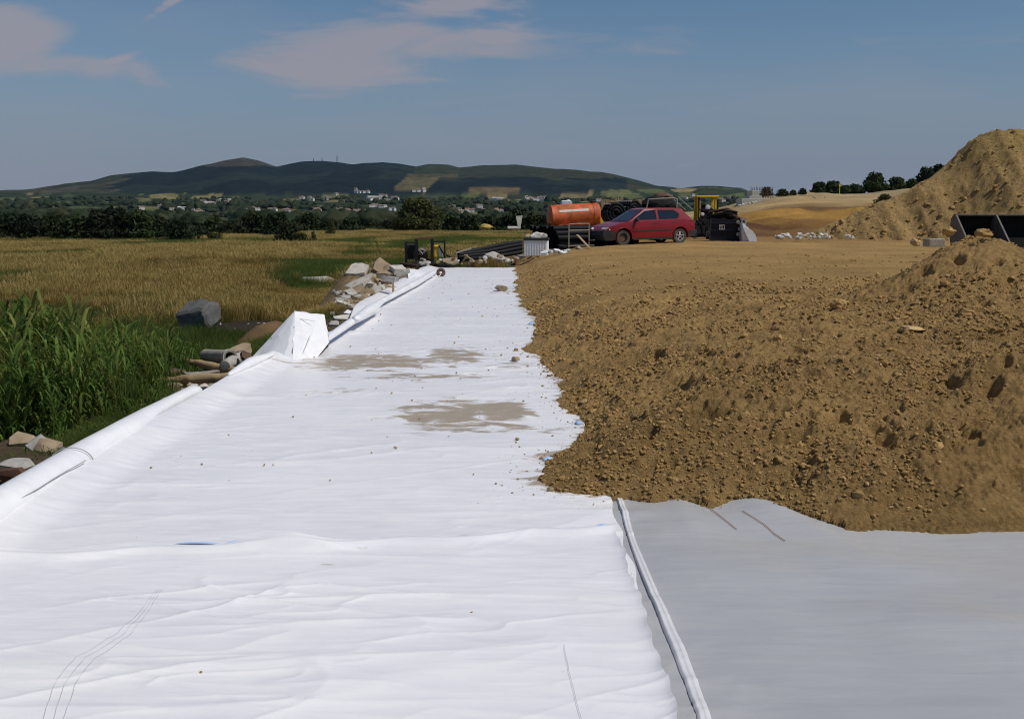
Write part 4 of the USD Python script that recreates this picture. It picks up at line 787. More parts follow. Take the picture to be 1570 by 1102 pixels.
# ---------------------------------------------------------------- pump set in a cage, at the end of the sheet
def pumpset():
    d = 36.6; b = at(654, 407, d); g0 = b[2] - .02; k = d / FPX
    t = thing('engine_pump', 'yellow engine in a black open cage frame at the far end of the sheet', 'pump', (b[0], d, g0), .06)
    X = lambda px: (px - 654) * k; Zz = lambda py: elev(py, d) - g0
    for y in (-.35, .45):
        for px, top in ((623, 370.5), (639, 366), (663, 366), (682, 368)): obj('post', bar((X(px), y, -.05), (X(px), y, Zz(top)), .055 if px not in (639, 663) else .10, .05), MT['darkmetal'], t)
        obj('rail', bar((X(637), y, Zz(366)), (X(665), y, Zz(365)), .06), MT['rust'], t); obj('rail', bar((X(623), y, Zz(372)), (X(639), y, Zz(372.5)), .04), MT['darkmetal'], t); obj('rail', bar((X(663), y, Zz(371)), (X(682), y, Zz(370.5)), .035), MT['darkmetal'], t)
    obj('skid', cat([box(X(615), X(690), y - .06, y + .06, -.06, .06, .01) for y in (-.35, .45)] + [box(X(615), X(672), -.45, .5, .061, .10)]), MT['darkmetal'], t)
    obj('radiator', box(X(624), X(638), -.25, .35, Zz(397), Zz(375), .02), MT['darkmetal'], t)
    obj('engine_block', cat([box(X(641), X(662), -.2, .3, Zz(402), Zz(382), .04), box(X(644), X(658), -.26, -.19, Zz(398), Zz(387), .02)]), MT['rust'], t, 30)
    obj('cover', box(X(656), X(663), -.30, .1, Zz(397), Zz(383), .03), MT['yellow'], t, 30); obj('fuel_tank', box(X(665), X(674), -.28, .3, Zz(395), Zz(376), .04), MT['yellow'], t, 30); obj('filter', moved(lathe([(0, 0), (.07, 0), (.07, .34), (0, .36)], 16), (X(675.5), -.25, Zz(393))), MT['whiteplastic'], t, 30)
    for q in range(6):
        rr = np.random.default_rng(60 + q); pts = [(X(rr.uniform(642, 655)), -.28, Zz(rr.uniform(378, 390))) for _ in range(3)]; obj('fuel_line', tube(pts, .016, 6), MT['dirtywhite'] if q % 2 else MT['steel'], t)
    obj('pulley', moved(lathe([(.02, -.05), (.11, -.05), (.09, 0), (.11, .05), (.02, .05), (.02, -.05)], 20, 'y'), (X(652), -.32, Zz(392))), MT['darkmetal'], t, 30)
    obj('brace', bar((X(673), -.3, Zz(376)), (X(681), -.35, Zz(390)), .05), MT['darkmetal'], t)
    sl = thing('steel_ramp', 'dark flat steel ramp plate lying before the engine cage', 'plate'); a, b2, c2, d2 = at(614, 405, 36.0), at(645, 398, 36.3), at(668, 402, 35.9), at(640, 409, 35.4)
    hull = np.array([a, b2, c2, d2]); obj('plate', trimesh.convex.convex_hull(np.vstack([hull, hull - [0, 0, .06]])), MT['darkmetal'], sl); obj('edge_rail', bar(a + [0, 0, .03], d2 + [0, 0, .03], .06), MT['rust'], sl)
pumpset()
# long black pipes lying behind the rubble, rising to the white box
a0, b0 = at(697, 402, 36.6), at(806, 388, 38.8)
lab = ['long thick black pipe lowest in the row behind the sheet end', 'long black pipe second from the bottom behind the sheet end', 'long black pipe third from the bottom behind the sheet end', 'topmost long black pipe behind the sheet end', 'long black pipe at the back of the row behind the sheet end']
for q, (dy, dz) in enumerate(((0, .06), (.05, .20), (.1, .33), (.16, .44), (.35, .36))):
    aa = a0 + [R.uniform(0, .15), dy, dz * .75]; bb = b0 + [0, dy, dz]
    P = np.linspace(aa, bb, 12); P[:, 2] += .02 * np.sin(np.linspace(0, 7, 12) + q); tag(obj('long_pipe', tube(P, .085, 14), MT['blackpipe'], None, 40), lab[q], 'pipe')
tp = thing('timber_edge', 'pale timber piece with end board capping the left end of the long black pipes', 'timber'); c = at(698, 388, 36.3); obj('board', bar(c, at(722, 381, 36.6), .09, .05), MT['paleframe'], tp); obj('end_board', bar(c + [.02, 0, .03], at(700, 401, 36.3), .08, .05), MT['paleframe'], tp)
wb_ = at(821, 390, 36.0); gz = wb_[2] - .06; k = 36 / FPX
t = thing('white_box', 'white ribbed plastic box with black rim standing at the left edge of the soil', 'container', (wb_[0], 36, gz), -.12)
Hh = elev(368, 36) - gz; MT['boxwhite'] = mat('box_white', (.66, .68, .70), .5, .12, 8); obj('body', box(-18 * k, 18 * k, 0, .75, 0, Hh, .02), MT['boxwhite'], t)
for q in range(9): obj('rib', box(-17 * k + q * 4 * k, -17 * k + q * 4 * k + .022, -.014, -.001, .02, Hh - .03), MT['boxwhite'], t)
obj('rim', cat([box(-18.6 * k, 19 * k, -.03, .0, Hh - .02, Hh + .08), box(-18.6 * k, 19 * k, .75, .78, Hh - .02, Hh + .08), box(-18.6 * k, -18 * k - .001, 0, .75, Hh - .02, Hh + .08), box(18.05 * k, 18.7 * k, 0, .75, Hh - .02, Hh + .08)]), MT['trim'], t)
obj('corner_post', box(-19.5 * k, -18.7 * k, -.03, .05, 0, Hh + .1), MT['wood'], t)
jb = [('crumpled_sack', 'crumpled white sack lying on the white box', .05, .2, .28, .16, .16, 'dirtywhite'), ('junk_piece', 'dusty ochre lump on the left half of the white box', -.25, .3, .16, .12, .1, 'stonetan'), ('crumpled_sack', 'grey crumpled sack at the right end of the white box', .30, .4, .18, .14, .13, 'stonegrey')]
for nme, lb, x, y, sx, sy, sz, mm in jb:
    r_ = rock(np.random.default_rng(int(x * 100) + 90), sx, sy, sz, 20, 2, .5); tag(obj(nme, moved(r_, (wb_[0] + x, 36 + y, gz + Hh + .06 + sz * .6)), MT[mm], None, True), lb, 'sack' if 'sack' in nme else 'lump')
for q in range(5):
    rr = np.random.default_rng(95 + q); p0 = at(834 + q * 9 + rr.uniform(-3, 3), 381 + rr.uniform(-3, 3), 34.6); zz = ez(p0[0], p0[1]); m = rock(rr, .22, .16, .10, 16, 2, .6); tag(obj('sheet_scrap', moved(m, (p0[0], p0[1], max(zz, p0[2] - .1) + .02), rz=rr.uniform(0, 3)), MT['whiteplastic'], None, True), 'crumpled white plastic scrap on the soil right of the white box', 'scrap', 'plastic scraps beside the white box')
hp = at(840, 339, 46); tag(obj('gravel_heap', moved(lathe([(0, 1.1), (.25, 1.0), (.9, .35), (1.4, 0), (0, 0)], 28), (hp[0] - .1, 46, -.05)).subdivide().subdivide(), MT['stonegrey'], None, True), 'grey gravel heap to the left of the orange tank trailer', 'gravel heap')
MT['ochre'] = mat('ochre_sack', (.40, .28, .07), .8, .3, 6)
for (px_, py_, d_, lb, w_, h_, mm) in ((788, 348, 60, 'white board lying in the meadow left of the orange tank trailer', .40, .16, 'dirtywhite'), (796, 344.5, 60, 'upright pale wedge-shaped board beside the lying one in the meadow', .16, .48, 'stonepale'), (745, 348, 62, 'yellow sack lying in the meadow beyond the long black pipes', .5, .3, 'ochre')):
    c = at(px_, py_, d_); m = box(-w_, w_, -.1, .1, 0, h_, .03) if 'wedge' not in lb else trimesh.convex.convex_hull(np.array([(-.08, -.04, 0), (.08, -.04, 0), (-.08, .04, 0), (.08, .04, 0), (-.2, -.03, .62), (.2, -.03, .66), (-.2, .03, .62), (.2, .03, .66)]))
    if 'sack' in lb: m = rock(np.random.default_rng(3), .5, .3, .24, 30, 2, .3).apply_translation((0, 0, .1))
    tag(obj('board' if 'board' in lb else 'sack', moved(m, (c[0], d_, c[2] - .12), rz=.2), MT[mm], None, 40), lb, 'board' if 'board' in lb else 'sack')

# ---------------------------------------------------------------- excavator bucket at the right edge
def bucket():
    d = 29.0; g0 = ez(14.4, 29) - .02; x0 = at(1477, 350, d)[0]; t = thing('machine_bucket', 'wide dark steel digging bucket lying open towards us behind the near soil heap', 'bucket', (x0, d, g0))
    H = elev(331, d) - g0; W = 2.9
    MT['bucketin'] = mat('bucket_steel', (.012, .012, .010), .8, .4, 4, .2, spec=.1)
    # profile in y-z: open towards -y and up
    pr = [(-.55, .20), (-.1, .03), (.4, .02), (.72, .22), (.86, .55), (.84, H - .1), (.70, H)]
    out = np.array(pr); inn = np.array([(-.55, .23), (-.1, .07), (.38, .06), (.68, .25), (.815, .55), (.795, H - .1), (.68, H - .02)])
    def ext(poly, x0, x1): m = trimesh.creation.extrude_polygon(sg.Polygon(poly).buffer(0), x1 - x0, engine='earcut'); v = np.array(m.vertices); m.vertices = np.stack([v[:, 2] + x0, v[:, 0], v[:, 1]], 1); m.fix_normals(); return m
    obj('shell', ext(np.vstack([out, inn[::-1]]), .05, W - .05), MT['bucketin'], t, 30)
    side = [(-.58, .18), (-.1, .0), (.42, -.01), (.75, .2), (.89, .55), (.87, H - .08), (.72, H + .03), (.55, H + .03)]
    MT['bucketside'] = mat('worn_bucket_side', (.075, .062, .05), .65, .4, 6, .2)
    for x in (0, 1.18, W - .05): obj('side_plate', ext(side, x, x + .05), MT['bucketside'], t, 30)
    obj('lip', box(.05, W - .05, -.72, -.55, .19, .24, .01), MT['bucketside'], t); obj('top_bar', box(.02, W - .02, .62, .76, H, H + .05, .01), MT['bucketside'], t)
    for q in range(7): obj('tooth', trimesh.convex.convex_hull(np.array([(x + .18 + q * .42, y, z) for x in (-.05, .05) for y, z in ((-.72, .18), (-.72, .26), (-.95, .2), (-.95, .215))])), MT['steel'], t)
    obj('lower_plate', box(.2, W, -.45, .3, -.05, .19, .03), MT['rust'], t)
    return t
bucket()
c = at(1432, 372, 24.0); tag(obj('concrete_block', moved(bevbox(.42, .3, .19, .02), (c[0], 24.0, max(c[2], ez(c[0], 24.)) + .0), rz=.1), MT['greywood'], None), 'grey block lying on the soil at the left foot of the near soil heap', 'block')
# ---------------------------------------------------------------- bank of spoil under the rubble left of the sheet end
def bumpmesh(cx, cy, rx, ry, h, z0, rot=0.0, n=70, seed=1, amp=.3):
    a = np.linspace(-1.15, 1.15, n); U, V = np.meshgrid(a, a, indexing='ij'); rr = np.hypot(U, V)
    X = cx + (U * rx) * math.cos(rot) - (V * ry) * math.sin(rot); Y = cy + (U * rx) * math.sin(rot) + (V * ry) * math.cos(rot)
    n1 = fbm(P3(X * 1.4, Y * 1.4, seed * .7), 4, seed) - .5; n2 = fbm(P3(X * 6, Y * 6, seed * .7), 3, seed + 1) - .5
    Z = z0 + h * np.clip(1 - rr ** 1.7, -.25, 1) * (1 + 1.2 * amp * n1 * 2) + .10 * n2 * np.clip(1.1 - rr, 0, 1)
    return X, Y, Z
banks = []
def bump_obj(name, args, col, kw={}):
    X, Y, Z = bumpmesh(*args, **kw); banks.append((X, Y, Z)); v, f = grid_mesh(X, Y, Z); p = obj(name, (v, f), MT['soil'], None, True, 'structure')
    primvar(p, 'cover', np.array(col) * (.7 + .6 * fbm(P3(v[:, 0] * 2, v[:, 1] * 2, .4), 3, 7))[:, None])
    t_ = cKDTree(v[:, :2]); return lambda x, y: v[t_.query((x, y))[1], 2]
heapz = bump_obj('spoil_bank', (-3.72, 24.6, .72, 3.5, .66, -.14), (.20, .145, .08), dict(seed=3))
bankz2 = bump_obj('spoil_bank', (-3.4, 11.4, .38, 2.2, .05, -.12), (.17, .125, .075), dict(seed=5))
bankz3 = bump_obj('spoil_bank', (-3.75, 6.8, .6, 1.6, .10, -.20), (.12, .09, .055), dict(seed=6))
dark = bump_obj('dark_soil', (G(362, 502, -.35)[0], G(362, 502, -.35)[1], .95, 2.0, .12, -.42), (.04, .03, .021), dict(seed=9))
redsoil = bump_obj('spoil_bank', (G(430, 495, -.1)[0], 16.6, .55, 1.2, .34, -.35), (.19, .12, .06), dict(seed=12))
def gz(x, y):
    return max(lz(x, y), *(fn(x, y) if abs(x - cx) < rx and abs(y - cy) < ry else -9 for fn, cx, cy, rx, ry in ((heapz, -3.72, 24.6, .8, 4.), (bankz2, -3.4, 11.4, .42, 2.5), (bankz3, -3.75, 6.8, .7, 1.8))))
def bankhit(px, py, d0=9.0):
    dd_ = np.arange(5.4, 33, .03); r_ = ray(px, py); P = r_[None] * (dd_ / r_[1])[:, None] + [0, 0, CAMZ]
    g = np.maximum(land(P[:, 0], P[:, 1]), -9)
    for (X, Y, Z) in banks:
        m = np.hypot((P[:, 0] - X.mean()) / np.ptp(X) * 2, (P[:, 1] - Y.mean()) / np.ptp(Y) * 2) < 1
        if m.any(): t_ = cKDTree(np.stack([X.ravel(), Y.ravel()], 1)); g[m] = np.maximum(g[m], Z.ravel()[t_.query(P[m][:, :2])[1]])
    hit = np.nonzero(P[:, 2] <= g)[0]
    return P[hit[0]] if len(hit) else at(px, py, d0)
def stone(px, py, w, h, m, label, category='stone', group=None, seed=1, z=None, d=None, flat=1.0, yaw=None, name='stone', tilt=0., n=16, sub=1, rough=.25):
    """a stone whose foot shows at (px, py); w, h in pixels of the photograph"""
    rr = np.random.default_rng(seed)
    if d is not None: c = at(px, py, d)
    else:
        c = G(px, py, z) if z is not None else bankhit(px, py)
    k = c[1] / FPX; sx, sz = w * k / 2, h * k / 2
    r_ = rock(rr, sx, sx * .8 * flat, sz, n, sub, rough); r_ = moved(r_, (0, 0, 0), rz=rr.uniform(-.5, .5) if yaw is None else yaw, ry=tilt)
    return tag(obj(name, moved(r_, (c[0], c[1] + sx * .5, c[2] + sz * .72)), m, None, 28 if sub else False), label, category, group)
def slab(px, py, w, h, thick, m, label, d, rz=0., rx=0., ry=0., seed=1, group=None, depth=.7, name='rubble_piece', category='rubble'):
    rr = np.random.default_rng(seed); c = bankhit(px, py + h * .4, d) if name == 'rubble_piece' and 13 < d < 30 else at(px, py, d); d = c[1]; c[2] += h * .3 * d / FPX; k = d / FPX; big_ = 1.22 if name == 'rubble_piece' and d > 17 else 1.0; W, D = big_ * w * k / 2, big_ * w * k / 2 * depth
    a = np.sort(rr.uniform(0, 2 * math.pi, 7)); pg = np.stack([W * np.cos(a) * rr.uniform(.75, 1.1, 7), D * np.sin(a) * rr.uniform(.75, 1.1, 7)], 1)
    T = thick; q = np.vstack([np.c_[pg, np.full(7, T / 2)], np.c_[pg * .96 + rr.uniform(-.03, .03, (7, 2)) * W, np.full(7, -T / 2)]]); s = trimesh.convex.convex_hull(q).subdivide().subdivide()
    v = np.array(s.vertices); v += .12 * T * (fbm(v * 9 + seed, 3, seed)[:, None] - .5) * 2; s.vertices = v
    return tag(obj(name, moved(s, c, rz=rz, rx=rx, ry=ry), m, None, 30), label, category, group)
C, S1, S2, SP = MT['concrete'], MT['stonetan'], MT['stonegrey'], MT['stonepale']
gS = 'pale broken concrete slabs at the back of the rubble heap'
slab(482, 432, 64, 10, .10, C, 'long pale concrete slab sticking out left of the rubble heap over the grass', 24.0, .25, .35, -.06, 1, depth=.55)
slab(548, 414, 46, 10, .10, C, 'flat pale slab on the back crest of the rubble heap', 25.5, .1, .5, -.1, 2, depth=.6)
slab(544, 437, 64, 10, .10, C, 'long pale slab slanting down the left flank of the rubble heap', 22.5, .2, .45, -.42, 3, depth=.32)
slab(588, 409, 30, 20, .14, S1, 'tall tan slab standing on edge on top of the rubble heap', 24.6, .4, 1.25, .55, 4, depth=.9)
slab(584, 424, 36, 20, .13, S1, 'broad tan slab leaning face-on in the middle of the rubble heap', 23.0, .1, .8, .15, 5)
slab(602, 419, 34, 20, .15, S1, 'large tan slab right of the stake in the rubble heap', 24.0, -.2, 1.0, -.1, 6, depth=.9)
slab(620, 431, 22, 12, .12, S1, 'tan slab at the right foot of the rubble heap beside the sheet', 24.5, .2, .7, .3, 7)
slab(556, 410, 16, 16, .10, SP, 'small pale slab standing upright at the back of the rubble heap', 26, .2, 1.2, .4, 8)
slab(577, 447, 34, 12, .12, S2, 'grey slab low in the front of the rubble heap', 20.5, .0, .6, .2, 9)
slab(553, 470, 26, 10, .08, S2, 'grey slab just left of the shiny sheet roll', 17.4, .3, .5, -.1, 10)
slab(525, 487, 26, 8, .06, SP, 'thin pale slab lying right of the tent-shaped sheet', 15.6, .3, .5, .1, 11)
slab(512, 497, 26, 8, .06, S2, 'grey slab close to the right foot of the tent-shaped sheet', 14.9, -.2, .35, .1, 12)
slab(533, 479, 14, 10, .06, MT['whiteplastic'], 'small blue-white broken piece among the slabs near the roll', 16.5, .3, .6, .1, 13)
for q in range(22):
    f_ = R.random(); px_ = 518 + 104 * f_; py_ = R.uniform(-14, 16) + 462 - 44 * f_; slab(px_, py_, R.uniform(18, 34), R.uniform(8, 14), R.uniform(.07, .13), R.choice([S1, S1, S2, C, SP]), 'broken stone slab tumbled in the rubble heap left of the white sheet', 22.0, R.uniform(-.8, .8), R.uniform(.1, .9), R.uniform(-.4, .4), 1600 + q, 'broken slabs tumbled in the rubble heap')
gR = 'stones of the rubble heap beside the sheet end'
for q in range(64):
    px_ = R.uniform(500, 628); f_ = (px_ - 500) / 128; py_ = R.uniform(500 - 78 * f_ - 12, 512 - 84 * f_ + 4)
    if q < 26: px_ = R.uniform(520, 610); py_ = R.uniform(432, 462)
    s_ = R.uniform(6, 17) * (1.1 if py_ > 460 else .8)
    c = G(px_, py_, .0)
    if c[0] > -3.05: continue
    stone(px_, py_, s_, s_ * R.uniform(.5, .8), R.choice([S1, S1, S2, C, MT['wood']] if q % 9 else [SP]), 'small angular stone of the rubble heap left of the sheet end', group=gR, seed=200 + q, sub=0)
for q in range(14): stone(R.uniform(505, 545), R.uniform(445, 466), R.uniform(5, 11), R.uniform(4, 7), R.choice([SP, C]), 'small pale chip scattered on the grass side of the rubble heap', group='pale chips at the grass side of the rubble heap', seed=300 + q, sub=0)
st = thing('wooden_stake', 'thin brown wooden stake standing in the rubble heap', 'stake'); a = at(603, 449, 22.5); obj('shaft', bar(a - [0, 0, .05], at(602, 414, 22.7), .05, .03), MT['wood'], st); obj('split_top', bar(at(602, 414, 22.7), at(603.5, 411, 22.7), .025, .02), MT['wood'], st)
sp_ = thing('sheet_post', 'white plastic wrapped post with a slack strip at the far left corner of the sheet', 'post'); a = at(622, 430, 27.6); b = at(620, 411, 27.8)
obj('post', bar(a, b, .08, .06), MT['whiteclean'], sp_)
def drape(name, corners, n, m, parent, sag=.0, amp=.02, seed=1, thick=.006):
    c = np.array(corners, float); s, t_ = np.meshgrid(np.linspace(0, 1, n), np.linspace(0, 1, n), indexing='ij'); s, t_ = s[..., None], t_[..., None]
    p = (1 - s) * (1 - t_) * c[0] + s * (1 - t_) * c[1] + s * t_ * c[2] + (1 - s) * t_ * c[3]; nn = np.cross(c[1] - c[0], c[3] - c[0]); nn /= np.linalg.norm(nn)
    w = (fbm(np.concatenate([s * 3, t_ * 3, 0 * s + seed], -1), 3, seed) - .5) * amp * np.minimum(1, 8 * np.minimum(np.minimum(s, 1 - s), np.minimum(t_, 1 - t_)))[..., 0]
    p = p + nn * (w[..., None] - sag * (4 * s * (1 - s)))
    v, f = grid_mesh(p[..., 0], p[..., 1], p[..., 2]); k = len(v); return obj(name, (np.vstack([v, v - nn * thick]), np.vstack([f, f[:, ::-1] + k])), m, parent, True)
drape('strip', [at(590, 411, 29.5), at(620, 411, 27.8), at(621, 419, 27.7), at(596, 419, 29)], 16, MT['whiteclean'], sp_, .03, .08, 3)
drape('strip', [at(624, 412, 27.8), at(652, 416, 31), at(650, 424, 29.5), at(626, 428, 27.3)], 16, MT['whiteclean'], sp_, .03, .1, 4)

# ---------------------------------------------------------------- the tent-shaped sheet
tn = thing('draped_sheet', 'white plastic sheet pulled up into a tent shape over a stake at the left edge', 'plastic sheet')
dA = 12.6
A = at(452, 476, dA); B = at(497, 482, dA + .15); Cc = at(505, 524, dA - .1); D = at(488, 546, dA - .35); E = at(447, 561, dA - .75); E2 = at(432, 563, dA - .75); F = at(386, 548, dA - .25); Gp = at(400, 556, dA - .5); H_ = at(472, 519, dA - .33); I_ = at(440, 521, dA - .28)
Bk = np.array([B[0] - .05, B[1] + .5, .0]); Ak = np.array([A[0] - .25, A[1] + .5, -.1]); FB = F + np.array([-.05, .45, -.05])
def patch(tri_list, name, m=MT['whiteclean'], n=4, amp=.020, seed=4):
    out = []
    for q in tri_list:
        t_ = trimesh.Trimesh(np.array(q), [[0, 1, 2]] if len(q) == 3 else [[0, 1, 2], [0, 2, 3]], process=False)
        for _ in range(n): t_ = t_.subdivide()
        out.append(t_)
    c = cat(out); v = np.array(c.vertices); v += amp * (fbm(v * 7, 3, seed)[:, None] - .5) * np.array([1, 1, 1.]) * 2; c.vertices = v; c.merge_vertices(); return obj(name, c, m, tn, 22)
patch([(A, H_, B), (B, H_, Cc), (H_, D, Cc), (A, I_ * .3 + A * .1 + H_ * .6, H_), (A, E, H_), (H_, E, D)], 'front_panel')
patch([(A, E2, E), (A, Gp, E2), (A, F, Gp), (A, FB, F)], 'left_panel', amp=.045, seed=6)
patch([(A, B, Bk), (A, Bk, Ak), (A, Ak, FB), (B, Cc, Bk)], 'back_panel', seed=7)
skirt = [at(364, 545, 12.3), at(384, 556, 12.0), at(400, 572, 11.0), at(430, 565, 11.5)]
drape('ground_flap', [F + [0, 0, .0], at(364, 546, 12.4), at(398, 574, 11.05), at(436, 563, 11.75)], 18, MT['whiteclean'], tn, .0, .06, 9)
drape('ground_flap', [at(395, 573, 11.0), at(366, 590, 10.4), at(420, 575, 11.0), at(470, 556, 12.0)], 18, MT['whiteclean'], tn, -.03, .05, 11)
obj('stake', bar(A - [0, 0, .02], [A[0] + .02, A[1] + .05, -.1], .04), MT['wood'], tn)
for a, b in ((at(452, 487, dA - .05), at(484, 492, dA - .10)), (at(481, 505, dA - .26), at(471, 532, dA - .52))): obj('fold', tube(np.linspace(a + [0, -.03, 0], b + [0, -.03, 0], 6), [.002, .004, .005, .005, .004, .002], 6), MT['whiteclean'], tn, True)

# ---------------------------------------------------------------- logs, pipe and stones left of the sheet
def log(pts, r, m, label, category='log', sides=12, name='log', flat=1.0, ends=True, seed=1):
    P = np.array(pts, float); q = np.linspace(0, 1, 24); s_ = np.linspace(0, 1, len(P)); p = np.stack([np.interp(q, s_, P[:, k]) for k in range(3)], 1)
    rr = np.interp(q, np.linspace(0, 1, len(r)), r); m_ = tube(p, rr, sides); v = np.array(m_.vertices); v += (fbm(v * [9, 9, 9], 3, seed)[:, None] - .5) * rr.mean() * .5; m_.vertices = v
    return tag(obj(name, m_, m, None, 40), label, category)
log([at(283, 553, 11.6), at(320, 560, 11.3), at(380, 573, 11.0)], [.025, .045, .045, .05], MT['wood'], 'straight peeled wooden pole pointing left over the grass beside the sheet', 'pole', name='wooden_pole')
log([at(268, 584, 10.6), at(310, 580, 10.5), at(356, 577, 10.45)], [.05, .055, .05, .04], MT['wood'], 'tan log lying lowest of the timbers beside the sheet', seed=2)
slab(312, 577, 64, 9, .07, MT['greywood'], 'grey weathered plank with a split edge between the pole and the tan log', 10.75, .15, .28, -.06, 21, depth=.22, name='grey_plank', category='plank')
log([at(245, 578, 10.9), at(262, 573, 11.0), at(284, 572, 11.1)], [.05, .06, .04], MT['darkwood'], 'dark red-brown rotten log at the left end of the timbers', seed=5)
log([at(240, 583, 10.6), at(268, 582, 10.6)], [.035, .03], MT['wood'], 'short thin stick in front of the rotten log', 'stick', seed=6, name='stick')
cp = thing('clay_pipe', 'broken grey clay pipe with its round open end facing us, above the wooden pole', 'pipe'); a, b = at(353, 547, 11.3), at(316, 545, 11.9); L_ = np.linalg.norm(b - a)
obj('barrel', tr(pipe_mesh(L_, .078, .058, 22), frame_of(a, b - a)), MT['greywood'], cp, 40); obj('collar', tr(pipe_mesh(.07, .088, .06, 22), frame_of(a, b - a)), MT['stonegrey'], cp, 40)
log([at(345, 560, 11.1), at(360, 552, 11.4), at(376, 545, 11.8)], [.06, .07, .06], S2, 'pale grey round stone post lying right of the clay pipe', 'post', name='stone_post', seed=7)
slab(377, 552, 22, 16, .07, MT['darkwood'], 'dark brown board end showing under the corner of the draped sheet', 11.3, .2, .9, .7, 22, name='board', category='board')
slab(362, 542, 62, 9, .12, S1, 'long flat tan stone behind the clay pipe', 12.3, .0, .4, -.05, 23, depth=.5, name='flat_stone', category='stone')
stone(262, 611, 44, 34, S1, 'rounded tan boulder at the end of the near sheet roll', seed=31, z=-.2, n=30, name='boulder', category='boulder')
gC = 'broken chips by the timbers at the near roll'
for q, (a, b, w_, h_) in enumerate([(282, 604, 16, 12), (296, 600, 20, 16), (310, 598, 22, 12), (300, 610, 26, 14), (318, 606, 20, 12), (330, 600, 14, 9), (340, 596, 14, 9), (288, 596, 18, 12), (325, 595, 16, 9), (250, 618, 20, 12), (240, 630, 16, 10), (350, 590, 12, 8)]):
    stone(a, b, w_, h_, [S2, SP, C, S1][q % 4], 'small broken stone chip between the timbers and the near sheet roll', group=gC, seed=400 + q, z=-.05, sub=0)
near = [(50, 705, 34, 40, S2, 'grey angular boulder face beside the tan one by the near roll', -.25), (72, 712, 40, 42, S1, 'tan angular boulder near the left edge above the near roll', -.25), (28, 685, 40, 24, S1, 'flat tan boulder at the left edge under the reeds', -.25), (88, 702, 34, 20, MT['stonegrey'], 'grey stone between the tan boulder and the near roll', -.2),
        (100, 690, 26, 14, MT['darkwood'], 'dark brown clod above the near roll', -.2), (20, 722, 60, 16, S2, 'flat bluish grey stone at the left edge', -.15), (14, 742, 64, 24, MT['rust'], 'rusty orange rock in the lower left corner beside the near roll', -.1), (12, 756, 44, 18, MT['darkwood'], 'dark brown rock under the rusty one at the left edge', -.1), (44, 728, 26, 10, S2, 'small grey stone close to the near roll at the left edge', -.1), (150, 662, 26, 14, MT['darkwood'], 'dark earth lump between reeds and near roll', -.2)]
for q, (a, b, w_, h_, m_, lb, z_) in enumerate(near): stone(a, b + 4, w_ * 1.35, h_ * 1.45, m_, lb, seed=500 + q, z=z_, n=14, category='stone' if 'boulder' not in lb else 'boulder', name='stone' if 'boulder' not in lb else 'boulder')
for q in range(16): stone(R.uniform(40, 230), 0, 1, 1, S2, '', seed=1) if False else None
# dark block in the grass
bm = bevbox(.62, .5, .40, .05).subdivide().subdivide().subdivide(); v = np.array(bm.vertices); v += .05 * (fbm(v * 5, 4, 3)[:, None] - .5) * 2; v[:, 0] *= 1 - .12 * (v[:, 2] > .1); bm.vertices = v
c = at(304, 482, 17.2); tag(obj('dark_block', moved(bm, (c[0], c[1], c[2] - .03), rz=-.25, rx=.35, ry=-.12), MT['stonedark'], None, 40), 'dark grey mottled block leaning in the meadow beside the dark soil', 'block')
for q in range(16):
    a = G(R.uniform(310, 420), R.uniform(490, 522), -.34); m_ = rock(np.random.default_rng(600 + q), R.uniform(.02, .05), .03, .015, 9); tag(obj('litter_scrap', moved(m_, (a[0], a[1], float(dark(a[0], a[1])) + .02)), MT['whiteplastic']), 'small white scrap lying on the dark soil patch', 'scrap', 'white scraps on the dark soil')
for q in range(14): stone(4 + q * 4.4 + R.uniform(-1, 1), 377, R.uniform(4, 8), R.uniform(3, 5), SP, 'small white stone in the row at the far left edge of the meadow', group='row of white stones at the far left', seed=700 + q, d=70, sub=0)
# stones on sheet and soil
stone(769, 447, 24, 14, S1, 'tan clod lying on the white sheet near its far right edge', seed=41, z=.0, n=20, category='clod', name='clod'); stone(790, 555, 18, 12, S1, 'tan clod on the white sheet close to the soil edge, halfway along', seed=42, z=.0, category='clod', name='clod', n=20)
stone(844, 755, 14, 12, MT['stonetan'], 'reddish tan clod on the white sheet just left of the near soil corner', seed=43, z=0., category='clod', name='clod', n=20); stone(793, 676, 9, 7, S1, 'small clod alone on the white sheet, midway to the near soil corner', seed=44, z=0., category='clod', name='clod')
nb_ = thing('cable_reel', 'small brown ring with a trailing white cord on the far end of the sheet', 'ring', G(676, 423, .02)); obj('ring', moved(trimesh.creation.torus(.09, .05, 20, 10), (0, 0, .1), rx=1.2), MT['darkwood'], nb_, True); obj('cord', tube([(0, 0, .05), (-.02, -.5, .02), (-.5, -1.2, .02), (-.9, -1.9, .02)], .012, 6), MT['whiteclean'], nb_, True)
def onsoil(px, py):
    dd_ = np.arange(5.6, 30, .04); P = ray(px, py)[None] * (dd_ / ray(px, py)[1])[:, None] + [0, 0, CAMZ]; hit = np.nonzero(P[:, 2] <= earth(P[:, 0], P[:, 1])[0])[0]
    return P[hit[0]] if len(hit) else at(px, py, 15)
clodm = mat('clod', (.35, .222, .088), .95, .4, 1.6, .5, 6, spec=.1, bdist=.05); clodp = mat('clod_pale', (.46, .32, .16), .95, .3, 1.6, .5, 6, spec=.1, bdist=.05)
